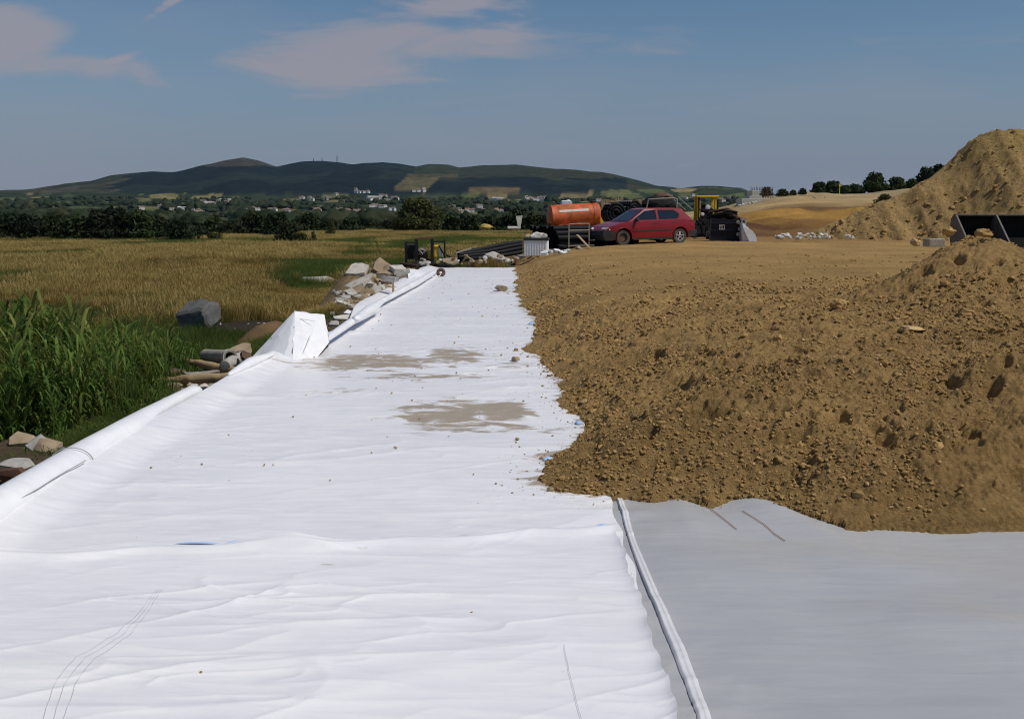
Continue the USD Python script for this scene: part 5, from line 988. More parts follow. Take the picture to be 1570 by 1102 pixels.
for q, (a, b, w_, h_, lb) in enumerate([(1287, 472, 30, 26, 'big tan soil lump with a dark hollow beside it, left of the near heap'), (1482, 484, 34, 22, 'broad soil lump on the rough ground below the near heap'), (1398, 508, 44, 14, 'long flat pale stone on the rough soil'), (1530, 512, 26, 20, 'soil lump near the right edge below the near heap'), (1192, 524, 22, 18, 'rounded lump in the middle of the rough soil'),
                                        (1440, 690, 26, 20, 'clod at the foot of the smooth lump on the right'), (1330, 782, 22, 14, 'pale clod near the front soil edge'), (1145, 640, 22, 16, 'tan clod in the middle of the soil slope'), (1010, 690, 26, 20, 'tan clod on the slope left of the front soil edge'), (1226, 690, 18, 22, 'clod with a dark shadow on the front slope'),
                                        (1405, 374, 18, 14, 'pale clod on the left crest of the near heap'), (1455, 358, 22, 16, 'big round clod on top of the near heap'), (1508, 362, 30, 18, 'second round clod right of the top of the near heap'), (1560, 788, 22, 16, 'pale clod at the front soil edge on the far right'), (1078, 795, 14, 9, 'small stone at the front soil edge')]):
    P = onsoil(a, b); k = P[1] / FPX; r_ = rock(np.random.default_rng(800 + q), w_ * k / 2, w_ * k * .42, h_ * k / 2, 26, 3, .9); tag(obj('soil_clod', moved(r_, P + [0, .03, h_ * k * .18]), clodp if 'pale' in lb else clodm, None, True), lb, 'clod')
# clods everywhere on the rough soil (nobody could count them)
rng = np.random.default_rng(77); N = 190000
y = np.exp(rng.uniform(math.log(5.4), math.log(30), N)); x = y * rng.uniform(-.02, .75, N)
s = sdist(x, y); h, s2 = earth(x, y); rg = 1 - sstep(12.5, 18, y - .22 * x)
lf_ = np.exp(-(np.clip(s, 0, 9) / 1.3) ** 2); rg = np.maximum(rg, lf_ * .9) * .93 + .07; pn = fbm(P3(x * 1.3, y * 1.3, .3), 3, 78)
keep = ((s2 > -.0) & (rng.random(N) < rg * sstep(.40, .62, pn))) ; stray = (s2 <= 0) & (s2 > -.9) & (rng.random(N) < .22 * np.exp(s2 / .13)) & ((x < .58) | (s2 > -.06))
sz = .0045 + .024 * rng.random(N) ** 5 + (rng.random(N) < .003) * rng.uniform(.01, .045, N); sz *= np.clip(y / 9, .8, 1.7); sz[stray] *= .55
z = np.where(s2 > 0, h, wrinkle(x, y)); k = keep | stray
protos = []
for q in range(7): protos.append((rock(np.random.default_rng(900 + q), 1, .85, .72, [12, 14, 18, 22, 12, 16, 20][q], 1 if q < 4 else 0, .5), None, False))
protos = [(a, clodp if q == 6 else clodm, True if q < 4 else False) for q, (a, _, b) in enumerate(protos)]
idx = rng.choice(7, N, p=[.14, .14, .14, .14, .21, .20, .03])
m2 = 5200; x2 = rng.uniform(12, 46, m2); y2 = rng.uniform(39.6, 46.8, m2); z2 = stock(x2, y2); k2 = (z2 > .62) & (rng.random(m2) < .25 + np.exp(-(z2 - .6) / 1.2)); x, y, z, sz, idx = np.r_[x[k], x2[k2]], np.r_[y[k], y2[k2]], np.r_[z[k], z2[k2]], np.r_[sz[k], (.03 + .11 * rng.random(m2) ** 3)[k2]], np.r_[idx[k], rng.integers(0, 6, m2)[k2]]; N = len(x)
instancer('soil_clods', protos, np.stack([x, y, z + sz * .25], 1), idx, rng.uniform(0, 6.28, N), sz, 'crumbly brown soil clods covering the rough earth', 'clods', np.stack([rng.uniform(-.6, .6, N), 0 * x], 1))
rng = np.random.default_rng(79); N = 900; y = np.exp(rng.uniform(math.log(3.4), math.log(30), N)); x = rng.uniform(-2.6, .6, N); sd2 = -sdist(x, y); k = (sd2 > .03) & (rng.random(N) < .25 + .75 * np.exp(-sd2 / .8)) & ((y > 6.2) | (rng.random(N) < .12) ); sz = .003 + .012 * rng.random(N) ** 3 * np.clip(y / 8, .6, 1.6)
instancer('sheet_crumbs', protos[4:], np.stack([x, y, sheetz(x, y) + sz * .5 + .004], 1)[k], rng.integers(0, 3, N)[k], rng.uniform(0, 6, N)[k], sz[k], 'tiny soil crumbs sprinkled over the white sheet', 'crumbs')
MT['wire'] = mat('dark_wire', (.10, .09, .09), .6, .2, 9); MT['thread'] = mat('grey_thread', (.42, .41, .42), .6, .2, 9); MT['twine'] = mat('orange_twine', (.42, .17, .06), .7, .2, 9)
def cord(pts, r, m, label, category, zf, off=.012, seed=1):
    P = np.array([G(a, b, .01) for a, b in pts]); q = np.linspace(0, 1, 40); s_ = np.linspace(0, 1, len(P)); xx, yy_ = np.interp(q, s_, P[:, 0]), np.interp(q, s_, P[:, 1]); xx = xx + .006 * (noise(P3(q * 9, .5 + 0 * q, seed), seed) - .5); tag(obj(category, tube(np.stack([xx, yy_, zf(xx, yy_) + off + r], 1), r, 5), m), label, category)
cord([(864, 992), (872, 1030), (880, 1060), (893, 1105)], .0005, MT['wire'], 'thin dark wire lying lengthwise on the right part of the nearest white sheet', 'wire', sheetz)
for e_, lb in ((0, 'left one of the thin grey threads across the left part of the nearest white sheet'), (16, 'middle one of the thin grey threads across the left part of the nearest white sheet'), (32, 'right one of the thin grey threads across the left part of the nearest white sheet')): cord([(66 + e_, 1104), (85 + e_, 1050), (118 + e_, 1010), (180 + e_ * .7, 975), (215 + e_ * .4, 940), (243 + e_ * .2, 905)], .0005, MT['thread'], lb, 'thread', sheetz, .012, 3 + e_)
cord([(1088, 778), (1112, 795), (1130, 806)], .002, MT['twine'], 'short orange twine at the soil edge on the grey sheet, left one', 'twine', greyz, .004); cord([(1138, 784), (1170, 800), (1204, 822)], .002, MT['twine'], 'longer orange twine on the grey sheet below the soil edge', 'twine', greyz, .004, 5)
# pale rubble strip beyond
gW = 'pale rubble stones in a strip below the stockpile'
for q in range(46):
    f_ = R.random(); px_ = 1192 + 84 * f_; d_ = 41.5 + R.uniform(-.4, .6); hgt_ = 3 + 6 * math.sin(math.pi * min(1, f_ * 1.05)) ; s_ = R.uniform(5, 12)
    stone(px_, 368 - R.uniform(0, hgt_), s_, s_ * .7, R.choice([SP, C, MT['dirtywhite']]), 'pale angular stone in the rubble strip at the foot of the stockpile', group=gW, seed=1000 + q, d=d_, sub=0)
stone(1300, 367, 11, 10, MT['dirtywhite'], 'lone white lump right of the pale rubble strip', seed=61, d=40.5, category='lump', name='white_lump'); stone(1308, 367, 8, 7, MT['dirtywhite'], 'smaller white lump touching the lone white lump', seed=62, d=40.3, category='lump', name='white_lump')
gF = 'rubble at the far end of the sheet'
for q in range(46):
    px_ = R.uniform(640, 795); py_ = R.uniform(400, 409) - (px_ - 640) * .04; s_ = R.uniform(4, 13)
    stone(px_, py_, s_, s_ * .7, R.choice([SP, C, S1, S1, MT['darkwood'], MT['wood']]), 'small stone of the rubble along the far end of the sheet', group=gF, seed=1100 + q, d=R.uniform(34.6, 35.8), sub=0)
stone(690, 407, 34, 16, S1, 'larger tan stone in the rubble before the engine cage', seed=71, d=34.8); stone(650, 409, 22, 11, S2, 'grey stone left of the larger tan stone before the engine cage', seed=72, d=34.9)
slab(758, 396, 32, 8, .06, S2, 'grey flat slab in the rubble below the long black pipes', 35.4, .1, .5, .15, 73)
for q, (a, b, c_, e_, lb) in enumerate([(712, 391, 725, 399, 'brown timber offcut crossed in the rubble below the long pipes'), (709, 402, 716, 391, 'short brown timber standing in the rubble below the long pipes'), (685, 391, 702, 402, 'black bar leaning from the engine cage to the rubble'), (760, 395, 770, 402, 'pale bar lying below the long pipes')]):
    tag(obj('offcut', bar(at(a, b, 35.6), at(c_, e_, 35.3), .07, .05), [MT['wood'], MT['wood'], MT['darkmetal'], MT['paleframe']][q]), lb, 'offcut')

# ================================================================ far things
cs = thing('concrete_structure', 'stepped pale concrete structure with bare steel bars on top, on the far bank', 'structure', (at(1160, 305, 150)[0], 150, 0)); X_ = lambda p_: (p_ - 1160) * 150 / FPX; Z_ = lambda p_: elev(p_, 150)
for a, b, t_, l_ in ((1136, 1190, 304.5, 345), (1148, 1167, 300.5, 304.6), (1152, 1163, 292, 300.6)): obj('step', box(X_(a), X_(b), -.6 if t_ > 303 else (-.4 if t_ > 296 else -.3), 3, Z_(l_), Z_(t_), .05), MT['concrete'], cs)
for q in range(14): px_ = 1152 + q * 2.5; tb_ = 292 if px_ < 1164 else (302 if px_ < 1168 else 306); obj('steel_bar', bar((X_(px_), .3 + .2 * (q % 3), Z_(tb_) - .2), (X_(px_ + R.uniform(-.4, .4)), .3, Z_(288 - R.uniform(0, 2))), .07), MT['rust'], cs)
for q in range(7): c = at(1134 + q * 5, 313, 148); tag(obj('stone', moved(rock(np.random.default_rng(1200 + q), .35, .3, .25, 12), (c[0], 148, wz(c[0], 148) + .1)), SP), 'pale block at the foot of the stepped concrete structure', 'stone', 'pale blocks below the concrete structure')
br = thing('concrete_portal', 'low white concrete portal with a dark opening on the far earth bank', 'portal', (at(1303, 310, 138)[0], 138, 0)); X_ = lambda p_: (p_ - 1303) * 138 / FPX; Z_ = lambda p_: elev(p_, 138)
obj('top_slab', box(X_(1285), X_(1323), 0, 2.5, Z_(309.5), Z_(305), .05), MT['concrete'], br); obj('leg', box(X_(1285), X_(1288.5), 0, 2.5, Z_(317), Z_(309.4), .03), MT['concrete'], br); obj('leg', box(X_(1319), X_(1323), 0, 2.5, Z_(317), Z_(309.4), .03), MT['concrete'], br); obj('back_wall', box(X_(1286), X_(1322), 2.5, 2.6, Z_(317), Z_(306)), MT['stonedark'], br)
def bush(name, label, category, px, base, top, w, d, m, group=None, seed=1, nleaf=1500, leaf=.16, ground=None, trunk=True, squash=1.0, shape=None):
    if base > 350: d = FPX * 2.12 / (base - 335); leaf *= d / 95
    rr = np.random.default_rng(seed); k = d / FPX; c = at(px, base, d); g0 = c[2]
    if base > 340: g0 = ground = lz(c[0], d) - .05
    g0 = g0 if ground is None else ground; H = elev(top, d) - g0; W = w * k / 2
    t = thing(name, label, category, (c[0], d, g0), 0, group)
    if trunk:
        tm = [tube([(0, 0, -.3), (.03 * H, 0, H * .3), (.0, .02 * H, H * .7)], [.05 * W + .05, .04 * W + .04, .02], 7)]
        for q in range(5): a = rr.uniform(0, 6.28); tm.append(tube([(0, 0, H * .15), (W * .35 * math.cos(a), W * .35 * math.sin(a), H * .4), (W * .6 * math.cos(a), W * .6 * math.sin(a), H * .7)], [.03 * W + .02, .02 * W + .02, .012], 5))
        obj('trunk', cat(tm), MT['darkwood'], t)
    nl = 11; lob = []
    for q in range(nl):
        a = rr.uniform(0, 6.28); rad = rr.uniform(.0, .62); hz = rr.uniform(.22, .78); lob.append((W * rad * math.cos(a), W * rad * math.sin(a) * .9, H * hz, W * rr.uniform(.32, .55), H * rr.uniform(.18, .30)))
    H *= 1.06
    for q in range(4): a = rr.uniform(0, 6.28); lob.append((W * .28 * math.cos(a), W * .28 * math.sin(a), H * rr.uniform(.66, .80), W * .36, H * .22))
    lob.append((0, 0, H * .76, W * .45, H * .24)); lob.append((0, 0, H * .45, W * .80, H * .38))
    for q in range(7): a = q * .9; lob.append((W * .55 * math.cos(a), W * .55 * math.sin(a), H * .22, W * .45, H * .24))
    lob = np.array(lob)
    pick = rr.integers(0, len(lob), nleaf); dirv = rr.normal(size=(nleaf, 3)); dirv /= np.linalg.norm(dirv, axis=1, keepdims=True); rad = rr.uniform(.55, 1.0, (nleaf, 1)) ** .5
    L = lob[pick]; p = L[:, :3] + dirv * rad * np.stack([L[:, 3], L[:, 3], L[:, 4]], 1) * (.9 + .25 * rr.random((nleaf, 1))); p[:, 2] = np.clip(p[:, 2], .02, None)
    n = dirv + rr.normal(scale=.6, size=(nleaf, 3)); n /= np.linalg.norm(n, axis=1, keepdims=True); u = np.cross(n, rr.normal(size=(nleaf, 3))); u /= np.linalg.norm(u, axis=1, keepdims=True); w_ = np.cross(n, u); s_ = leaf * rr.uniform(.6, 1.4, (nleaf, 1))
    v = np.stack([p - u * s_, p + w_ * s_ * .45, p + u * s_, p - w_ * s_ * .45], 1).reshape(-1, 3); i = np.arange(nleaf)[:, None] * 4
    f = np.vstack([i + [0, 1, 2], i + [0, 2, 3]]); obj('crown', (v, f), m, t)
    return t
DK = leafmat('dark_leaves', (.010, .016, .008), (.030, .042, .014), .2); DK2 = leafmat('olive_leaves', (.022, .028, .010), (.055, .066, .02), .25); DK3 = leafmat('deep_green_leaves', (.016, .028, .012), (.038, .055, .018), .22)
gH = 'bushes of the dark hedge behind the meadow'
hed = [(-25, 371, 325, 70), (12, 369, 326, 60), (48, 370, 330, 56), (84, 369, 327, 60), (120, 370, 331, 56), (150, 370, 324, 48), (178, 369, 318, 64), (212, 369, 325, 60), (243, 368, 331, 40), (305, 366, 347, 40), (395, 362, 326, 66), (425, 365, 328, 52), (352, 362, 344, 40), (470, 357, 328, 44), (505, 356, 338, 46), (540, 356, 334, 40), (575, 354, 340, 46), (596, 354, 340, 26), (330, 360, 332, 30)]
ORD = 'first second third fourth fifth sixth seventh eighth ninth tenth eleventh twelfth thirteenth fourteenth fifteenth sixteenth seventeenth eighteenth nineteenth twentieth'.split()
for q, (a, b, t_, w_) in enumerate(sorted(hed)): bush('hedge_bush', ORD[q] + ' dark green bush from the left in the long hedge behind the golden meadow', 'bush', a, b, t_, w_, 92 + (q * 7 % 5) * 2.5 + (a > 440) * 12, [DK, DK3, DK][q % 3], gH, 1300 + q, 2000, .20)
bush('lone_bush', 'broad dark bush standing forward of the hedge, left of centre', 'bush', 275, 371, 335, 74, 84, DK3, None, 1400, 1700, .16)
bush('lone_bush', 'tall olive bush standing forward in the meadow before the hedge', 'bush', 447, 374, 339, 58, 80, DK2, None, 1401, 1700, .15)
bush('lone_bush', 'small round bush low in the meadow left of the tall olive bush', 'bush', 331, 370, 357, 28, 84, DK2, None, 1402, 600, .13)
bush('sapling', 'thin dark sapling right of the tall olive bush', 'sapling', 481, 375, 355, 13, 78, DK2, None, 1403, 260, .12); bush('sapling', 'pale slender sapling at the hedge, left of the big round bush', 'sapling', 508, 362, 340, 18, 88, DK2, None, 1404, 300, .13)
bush('round_bush', 'big round dark bush alone in the meadow near the middle', 'bush', 643, 356, 306, 84, 98, leafmat('round_bush_leaves', (.032, .038, .012), (.085, .092, .028), .25), None, 1405, 12000, .17)
gH2 = 'far hedge bushes between the round bush and the orange trailer'
for q, (a, b, t_, w_) in enumerate([(700, 347, 335, 36), (722, 347, 331, 36), (748, 346, 333, 40), (775, 346, 330, 34), (793, 343, 318, 36), (812, 343, 328, 34), (828, 343, 330, 34), (692, 346, 328, 30), (850, 342, 328, 40), (760, 345, 336, 40)]): bush('hedge_bush', ORD[[692, 700, 722, 748, 760, 775, 793, 812, 828, 850].index(a)] + ' dark bush from the left in the far hedge right of the big round bush', 'bush', a, b, t_, w_, 150, [DK, DK3][q % 2], gH2, 1420 + q, 700, .3)
gT = 'trees on the far right ridge'
for q, (a, b, t_, w_, lb) in enumerate([(1256, 297, 281, 28, 'lowest dark tree at the left end of the far right ridge'), (1277, 297, 279, 30, 'rounded dark tree second from the left on the far right ridge'), (1312, 296, 284, 30, 'low dark bush between the rounded trees on the far right ridge'), (1342, 294, 266, 40, 'tallest dark tree in the open part of the far right ridge'), (1374, 293, 273, 32, 'dark tree right of the tallest one on the far right ridge'), (1400, 293, 276, 30, 'dark tree close to the slope of the stockpile'), (1420, 292, 258, 34, 'dark tree half behind the slope of the stockpile'), (1440, 292, 254, 30, 'dark tree whose top shows over the slope of the stockpile'), (1296, 297, 286, 26, 'small bush beside the yellow marker on the ridge'),
                                        (1356, 313, 298, 32, 'dark bush on the bank beside the foot of the stockpile'), (1175, 300, 287, 22, 'green bush beside the stepped concrete structure'), (1200, 301, 290, 22, 'loose bush right of the stepped concrete structure'), (1230, 298, 289, 14, 'small tuft of bush on the far bank'), (1216, 299, 292, 12, 'tiny bush between the loose bush and the tuft on the far bank')]):
    bush('ridge_tree' if q < 9 else 'bank_bush', lb, 'tree' if q < 9 else 'bush', a, b, t_, w_, 170 if q < 9 else (120 if q == 9 else 156), DK3 if q < 9 else DK2, gT if q < 9 else None, 1500 + q, 1500 if q < 9 else 700, .34 if q < 9 else .16, trunk=q < 9)
ym = thing('marker_post', 'thin yellow marker post among the far right trees', 'post', (at(1287, 296, 160)[0], 160, elev(297, 160))); obj('post', bar((0, 0, -.3), (0, 0, 1.5), .1), MT['yellow'], ym); obj('plate', box(-.14, .14, -.08, -.055, 1.1, 1.5), MT['yellow'], ym)
for q in range(6):
    rr = np.random.default_rng(1550 + q); c = at(1252 + q * 6, 311, 136); a = rr.uniform(0, 3.1); tag(obj('dead_branch', tube([(c[0], 136, c[2] - .2), (c[0] + math.cos(a) * .9, 136, c[2] + .35), (c[0] + math.cos(a) * 1.9, 136.3, c[2] + rr.uniform(.1, 1.0))], [.12, .09, .04], 6), MT['darkwood']), 'dark dead branch in the heap left of the white portal', 'branch', 'dead branches left of the white portal')
gM = None
for q, (a, t_, lb) in enumerate([(481, 243, 'left and shortest of the three masts on the hill ridge'), (494, 242, 'middle lattice mast of the three on the hill ridge'), (517, 239, 'right and tallest of the three masts on the hill ridge')]):
    d_ = 4150.; c = at(a, 256, d_); ms = thing('radio_mast', lb, 'mast', (c[0], d_, c[2])); H = elev(t_, d_) - c[2]; m_ = []
    for e in range(3): an = e * 2.094; m_.append(bar((2.2 * math.cos(an), 2.2 * math.sin(an), -5), (.8 * math.cos(an), .8 * math.sin(an), H), 1.0))
    obj('tower', cat(m_), MT['darkmetal'], ms); obj('cross_brace', cat([bar((-2 + .15 * z, 0, H * z / 10), (2 - .15 * z, 0, H * (z + 1) / 10), .4) for z in range(10)]), MT['steel'], ms); obj('antenna', cat([bevbox(1.8, 1.8, 5, .3).apply_translation((0, 0, H * .85)), bar((0, 0, H), (0, 0, H + 4), .35)]), MT['steel'], ms)
# houses at the foot of the hill
MT['housewall'] = mat('house_wall', (.62, .60, .56), .8, .1, .3); MT['roof'] = mat('tile_roof', (.20, .13, .10), .85, .3, .5); MT['housewin'] = mat('house_window', (.03, .035, .04), .3, .1, 1); MT['greyroof'] = mat('grey_roof', (.45, .44, .43), .7, .2, .5)
hproto = {}
def house(kind, label, group, loc, yaw, sc):
    if kind in hproto: return dup(hproto[kind], label, loc, yaw, sc, group)
    w, l, h, rf = [(8, 11, 6, 2.4), (9, 16, 6.5, 2.2), (14, 34, 7.5, 2.0), (7, 9, 7.5, 2.2)][kind]; t = thing('hill_house', label, 'house', loc, yaw, group, scale=sc); hproto[kind] = t
    obj('wall', box(-l / 2, l / 2, -w / 2, w / 2, -4, h), MT['housewall'], t)
    pr = trimesh.convex.convex_hull(np.array([(x, y, z) for x in (-l / 2 - .5, l / 2 + .5) for y, z in ((-w / 2 - .5, h - .1), (w / 2 + .5, h - .1), (-w / 2 - .5, h + .12), (w / 2 + .5, h + .12), (0, h + rf))])); r_ = obj('roof', pr, MT['greyroof'] if kind == 2 else MT['roof'], t); obj('chimney', box(l * .2, l * .2 + .8, -.4 - .8, .0 - .4, h + .8, h + rf + 1.2), MT['housewall'], r_)
    for fl in (1.0, 3.9):
        for x in np.arange(-l / 2 + 1.5, l / 2 - 1, 3.0): obj('window', box(x, x + 1.1, -w / 2 - .06, -w / 2 + .02, fl, fl + 1.4), MT['housewin'], t)
    return t
def land_hit(px, py):
    dd_ = np.geomspace(350, 4000, 220); P = ray(px, py)[None] * (dd_ / ray(px, py)[1])[:, None] + [0, 0, CAMZ]; hit = np.nonzero(P[:, 2] <= land(P[:, 0], P[:, 1]))[0]
    return P[hit[0]] if len(hit) else at(px, py, 2500)
vill = [('left village below the dark hill', [(262, 323, 1), (271, 322, 2), (282, 323, 2), (290, 322, 1), (297, 326, 3), (305, 330, 1), (312, 326, 0), (318, 315, 2), (326, 314, 1), (335, 311, 0), (345, 310, 2), (349, 312, 1), (363, 318, 1), (300, 318, 0), (320, 321, 1), (282, 318, 0), (217, 322, 1), (350, 330, 1), (358, 331, 0), (387, 322, 1), (382, 328, 0), (245, 318, 0), (310, 311, 0)]),
        ('middle village left of the round bush', [(420, 324, 1), (440, 325, 0), (463, 306, 1), (475, 307, 0), (550, 297, 1), (556, 298, 0), (546, 298, 0), (560, 298, 1), (571, 306, 2), (577, 308, 1), (581, 318, 0), (570, 318, 1), (585, 303, 1), (592, 309, 0), (597, 312, 1), (604, 306, 1), (521, 326, 1), (533, 326, 0), (548, 327, 1), (500, 305, 0), (515, 301, 0), (563, 327, 1), (590, 318, 0), (600, 323, 1), (487, 326, 1)]),
        ('village right of the round bush', [(636, 295, 1), (642, 296, 0), (650, 294, 0), (757, 306, 1), (763, 308, 2), (768, 310, 0), (775, 314, 1), (780, 312, 0), (736, 319, 1), (700, 324, 1), (716, 325, 0), (745, 326, 1), (811, 306, 1), (816, 307, 0), (822, 308, 1), (828, 306, 1), (832, 309, 0), (838, 308, 0), (705, 330, 0), (765, 328, 1), (690, 320, 0), (720, 313, 0)]),
        ('farms on the small right hill', [(918, 309, 1), (1000, 305, 0), (1050, 306, 1), (1105, 309, 1), (1109, 310, 0), (1062, 302, 0), (1028, 303, 0), (1120, 306, 0)])]
for gname, hs in vill:
    for q, (a, b, kk) in enumerate(hs):
        for e in range(2 if 'farms' not in gname else 1):
            P = land_hit(a + (R.uniform(-9, 9) if e else 0), b + (R.uniform(-2, 2) if e else 0)); s_ = .68 * np.clip(P[1] / 2000, .55, 1.2)
            house(kk if not e else R.choice([0, 1, 3]), 'small white house with a low roof in the ' + gname, 'houses of the ' + gname, (P[0], P[1], lz(P[0], P[1])), R.uniform(-.7, .7), float(s_))
# far woods and hedgerows (reads as one mass)
rng = np.random.default_rng(31); N = 15000
y = np.exp(rng.uniform(math.log(170), math.log(2350), N)); t_ = rng.uniform(-.56, .36, N); x = y * t_
pn = fbm(P3(t_ * 22, np.log(y) * 7, .3), 3, 32); keep = (pn > .555) & ((t_ < .2) | (y > 420)) & ~((t_ > -.14) & (t_ < .04) & (y < 240)); x, y = x[keep], y[keep]; zz = land(x, y)
tree_m = []
for q in range(4):
    ic = trimesh.creation.icosphere(2); v = np.array(ic.vertices); v *= (1 + .9 * (fbm(v * 2.1 + q * 7, 3, q)[:, None] - .5)); ic.vertices = v * [1, 1, .85] + [0, 0, .62]; tree_m.append((ic, leafmat(f'far_wood_{q + 1:03d}', [(.012, .02, .009), (.018, .027, .012), (.014, .024, .012), (.024, .03, .014)][q], [(.02, .03, .013), (.03, .04, .018), (.024, .036, .018), (.04, .045, .02)][q], .1), True))
sc = rng.uniform(1.6, 4.2, len(x)) * np.clip(y / 900, .55, 1.25)
instancer('far_wood', tree_m, np.stack([x, y, zz - .3], 1), rng.integers(0, 4, len(x)), rng.uniform(0, 6.28, len(x)), np.stack([sc * rng.uniform(.9, 1.8, len(x)), sc, sc * rng.uniform(.7, 1.3, len(x))], 1), 'scattered dark trees and hedgerows over the plain and hill foot', 'wood')

# ================================================================ grass
def tuft(rr, nb, h, spread, wid, lean, seg=3, head=0.0, flop=.5):
    V, F = [], []
    for _ in range(nb):
        a = rr.uniform(0, 6.28); r0 = spread * math.sqrt(rr.random()); b0 = np.array([r0 * math.cos(rr.uniform(0, 6.28)), r0 * math.sin(rr.uniform(0, 6.28)), -.03]); hh = h * rr.uniform(.55, 1.0); ln = lean * rr.uniform(.2, 1.0) * hh
        dirx = np.array([math.cos(a), math.sin(a), 0]); side = np.array([-math.sin(a + rr.uniform(-1, 1)), math.cos(a + rr.uniform(-1, 1)), 0]); side /= np.linalg.norm(side); k0 = len(V)
        for i in range(seg + 1):
            q = i / seg; w = wid * (1 - q ** 1.6) * .5 + .0006 + (head * wid * math.exp(-((q - .9) / .12) ** 2)); c = b0 + dirx * ln * q ** 1.8 + np.array([0, 0, hh * (q - flop * .3 * q ** 3)]); V += [c - side * w, c + side * w]
            if i: a0 = k0 + 2 * (i - 1); F += [(a0, a0 + 1, a0 + 3), (a0, a0 + 3, a0 + 2)]
    return np.array(V), np.array(F)
GOLD = leafmat('golden_grass', (.22, .16, .046), (.46, .345, .125), .4); RED = leafmat('red_brown_grass', (.16, .075, .022), (.31, .165, .05), .4); GRN = leafmat('green_grass', (.04, .066, .014), (.105, .125, .03), .45); DGR = leafmat('deep_green_grass', (.040, .070, .014), (.11, .145, .032), .45); REED = leafmat('reed_leaves', (.060, .120, .020), (.17, .26, .055), .45, .4); OLV = leafmat('olive_grass', (.085, .08, .02), (.18, .15, .04), .4)
rr = np.random.default_rng(8)
gp = [(tuft(rr, 46, .55, .26, .008, .45, 3, 1.0), GOLD, False), (tuft(rr, 46, .62, .28, .008, .5, 3, 1.2), GOLD, False), (tuft(rr, 46, .5, .26, .008, .5, 3, 1.2), RED, False), (tuft(rr, 50, .42, .26, .010, .6), GRN, False), (tuft(rr, 50, .46, .26, .011, .7), DGR, False), (tuft(rr, 46, .5, .26, .009, .55, 3, .6), OLV, False), (tuft(rr, 50, .40, .26, .010, .7), OLV, False)]
rng = np.random.default_rng(9); N = 150000
y = np.exp(rng.uniform(math.log(5.2), math.log(165), N)); t_ = rng.uniform(-.66, .12, N); x = y * t_
ok = (x < -3.35 - .35 * rng.random(N)) | (y > 40 + 3 * rng.random(N)); ok &= ~((y > 37) & (x > -.6) & (y < 60)) & (t_ < .06 + .0005 * y)
def out_of(cx, cy, rx, ry): return ((x - cx) / rx) ** 2 + ((y - cy) / ry) ** 2 > .55 + .6 * rng.random(N)
ok &= out_of(-3.75, 24.4, .8, 3.4) & out_of(G(362, 502, -.35)[0], G(362, 502, -.35)[1], .95, 1.9) & out_of(-3.4, 11.4, .30, 1.9) & out_of(-3.62, 11.1, .62, 1.0) & out_of(-3.6, 6.6, .4, 1.0) & out_of(G(430, 495, -.1)[0], 16.6, .5, 1.1)
x, y, t_ = x[ok], y[ok], t_[ok]; pxv = 785 + FPX * t_; pyv = 335 + FPX * 2.1 / y
e = lambda cx, cy, rx, ry: np.exp(-((pxv - cx) / rx) ** 2 - ((pyv - cy) / ry) ** 2)
nz = fbm(P3(x / 3.5, y / 6., .2), 4, 15); nz2 = fbm(P3(x / 9, y / 15, .2), 3, 16)
gsc = 1.7 * (fbm(P3(x / 1.3, y / 2.4, .6), 3, 26) - .5) + .28 * e(250, 470, 330, 34) + 1.2 * e(40, 620, 230, 80) + .8 * e(470, 425, 110, 24) + .55 * e(360, 470, 110, 24) + 1.1 * ((x > -4.6 - .08 * y) & (y < 15)) + .25 * e(330, 540, 120, 40) + .6 * e(470, 440, 80, 22) + .7 * e(700, 372, 110, 9) + .45 * e(250, 372, 400, 5) + .4 * e(560, 385, 90, 12) + 2.6 * (nz - .5) + 2.2 * (nz2 - .5) + .16 + rng.normal(0, .16, len(x))
red = e(40, 500, 240, 35) + e(330, 430, 200, 22) + 2.4 * (fbm(P3(x / 2.2, y / 4, .8), 3, 18) - .5)
u = rng.random(len(x)); idx = np.where(gsc > .52, np.where(u < .5, 4, 3), np.where(gsc > .30, np.where(u < .6, 5, 6), np.where(red > .55, np.where(u < .6, 2, 0), np.where(u < .36, 0, np.where(u < .64, 1, np.where(u < .76, 2, np.where(u < .9, 5, 6)))))))
sc = rng.uniform(.75, 1.25, len(x)); wide = sc * np.clip(y / 34, .7, 2.4); tall = sc * np.clip(.75 + .5 * nz, .6, 1.25)
nearb = np.clip((-3.7 - x) / 1.6, .35, 1); tall *= np.where(y < 40, nearb, 1); tall *= 1 - .65 * np.exp(-(((x + 5.6) / 1.5) ** 2 + ((y - 29) / 4.5) ** 2) ** 2); tall *= 1 - .55 * np.exp(-(((x + 4.2) / 1.2) ** 2 + ((y - 7.4) / 1.3) ** 2) ** 2)
instancer('meadow_grass', gp, np.stack([x, y, land(x, y) - .01], 1), idx, rng.uniform(0, 6.28, len(x)), np.stack([wide, wide, tall], 1), 'tall golden and green meadow grass left of the sheet', 'grass')
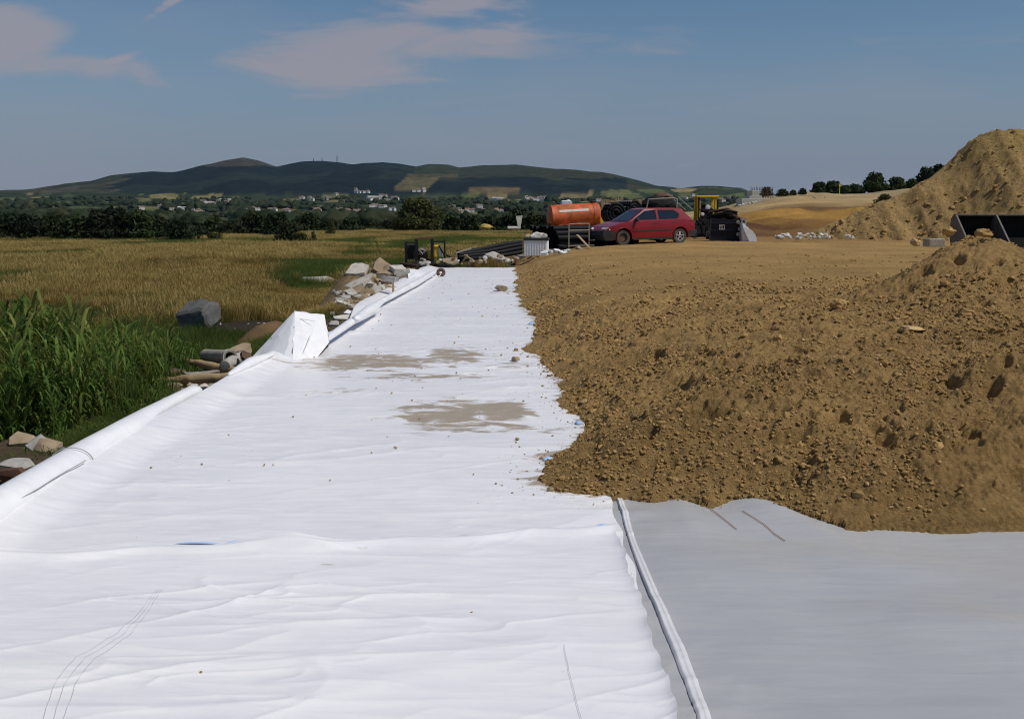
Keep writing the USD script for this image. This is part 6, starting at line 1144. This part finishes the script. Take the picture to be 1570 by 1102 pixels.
# reeds close by on the left
def reed(rr, h, nl):
    V, F = [], []
    def rib(c, wv, side):
        k0 = len(V)
        for i, (p, w) in enumerate(zip(c, wv)):
            V.extend([p - side * w, p + side * w])
            if i: a0 = k0 + 2 * (i - 1); F.extend([(a0, a0 + 1, a0 + 3), (a0, a0 + 3, a0 + 2)])
    for sx in range(3):
        b = np.array([rr.uniform(-.12, .12), rr.uniform(-.12, .12), -.05]); top = b + np.array([rr.uniform(-.12, .12), rr.uniform(-.12, .12), h * rr.uniform(.7, 1)]); a = rr.uniform(0, 6.28); sd_ = np.array([math.cos(a), math.sin(a), 0])
        rib([b, (b + top) / 2, top], [.004, .003, .001], sd_)
        for q in range(nl):
            f_ = .12 + .85 * q / nl; st_ = b + (top - b) * f_; a = rr.uniform(0, 6.28); dv = np.array([math.cos(a), math.sin(a), 0]); ln = h * rr.uniform(.28, .46); up = rr.uniform(.95, 1.75); sd_ = np.array([-dv[1], dv[0], 0])
            c = [st_ + dv * ln * s_ * .55 + np.array([0, 0, ln * (up * s_ - 1.0 * s_ * s_)]) for s_ in (0, .3, .6, .85, 1)]; w0 = rr.uniform(.007, .014); rib(c, [w0 * .6, w0, w0 * .85, w0 * .45, .0005], sd_)
    return np.array(V), np.array(F)
rr = np.random.default_rng(21); REED2 = leafmat('yellowing_reed_leaves', (.09, .115, .02), (.24, .25, .07), .45, .4); rp2 = [(reed(rr, 1.0, 8), [REED, DGR, REED, REED2][_], False) for _ in range(4)] + [(reed(rr, .62, 7), DGR, False), (reed(rr, .5, 7), REED, False), (tuft(rr, 30, 1.05, .14, .013, .35, 4), DGR, False)]
rng = np.random.default_rng(22); N = 17000; y = rng.uniform(5.6, 14.2, N); x = rng.uniform(-8.5, -3.3, N); pxv = 785 + FPX * x / y
nz = fbm(P3(x / 1.1, y / 1.1, .2), 3, 23); inner = sstep(8.3, 9.3, y + .9 * np.clip(-4.6 - x, 0, 2)) * np.clip((-3.3 - x - np.clip((y - 9.5) * .10, 0, .9)) / .8, 0, 1) * (1 - sstep(11.0, 14.2, y + 1.2 * (nz - .5) * 2))
ok = (rng.random(N) < inner * .62 * sstep(.25, .5, nz)) ; x, y, inner, nz, pxv = x[ok], y[ok], inner[ok], nz[ok], pxv[ok]; u = rng.random(len(x))
tallm = np.exp(-((pxv - 10) / 60) ** 2) + .8 * np.exp(-((pxv - 85) / 40) ** 2) * (y > 8)
idx = np.where(u < .62 * inner, rng.integers(0, 4, len(x)), np.where(u < .9, rng.integers(4, 6, len(x)), 6)); sc = rng.uniform(.65, 1.0, len(x)) * (.5 + .62 * inner) * (1 + .30 * tallm) * np.clip(.7 + .6 * nz, .7, 1.2)
nx = 170; x = np.r_[x, rng.uniform(-4.6, -3.55, nx)]; y = np.r_[y, rng.uniform(6.6, 8.8, nx)]; kx = np.r_[np.ones(len(x) - nx, bool), rng.random(nx) < np.clip((-3.55 - x[-nx:]) / .7, .1, 1)]; idx = np.r_[idx, rng.integers(4, 6, nx)]; sc = np.r_[sc, rng.uniform(.25, .5, nx)]; x, y, idx, sc = x[kx], y[kx], idx[kx], sc[kx]
instancer('reed_bed', rp2, np.stack([x, y, land(x, y) - .02], 1), idx, rng.uniform(0, 6.28, len(x)), sc, 'dense bright green reeds and weeds close by on the left of the near roll', 'reeds')
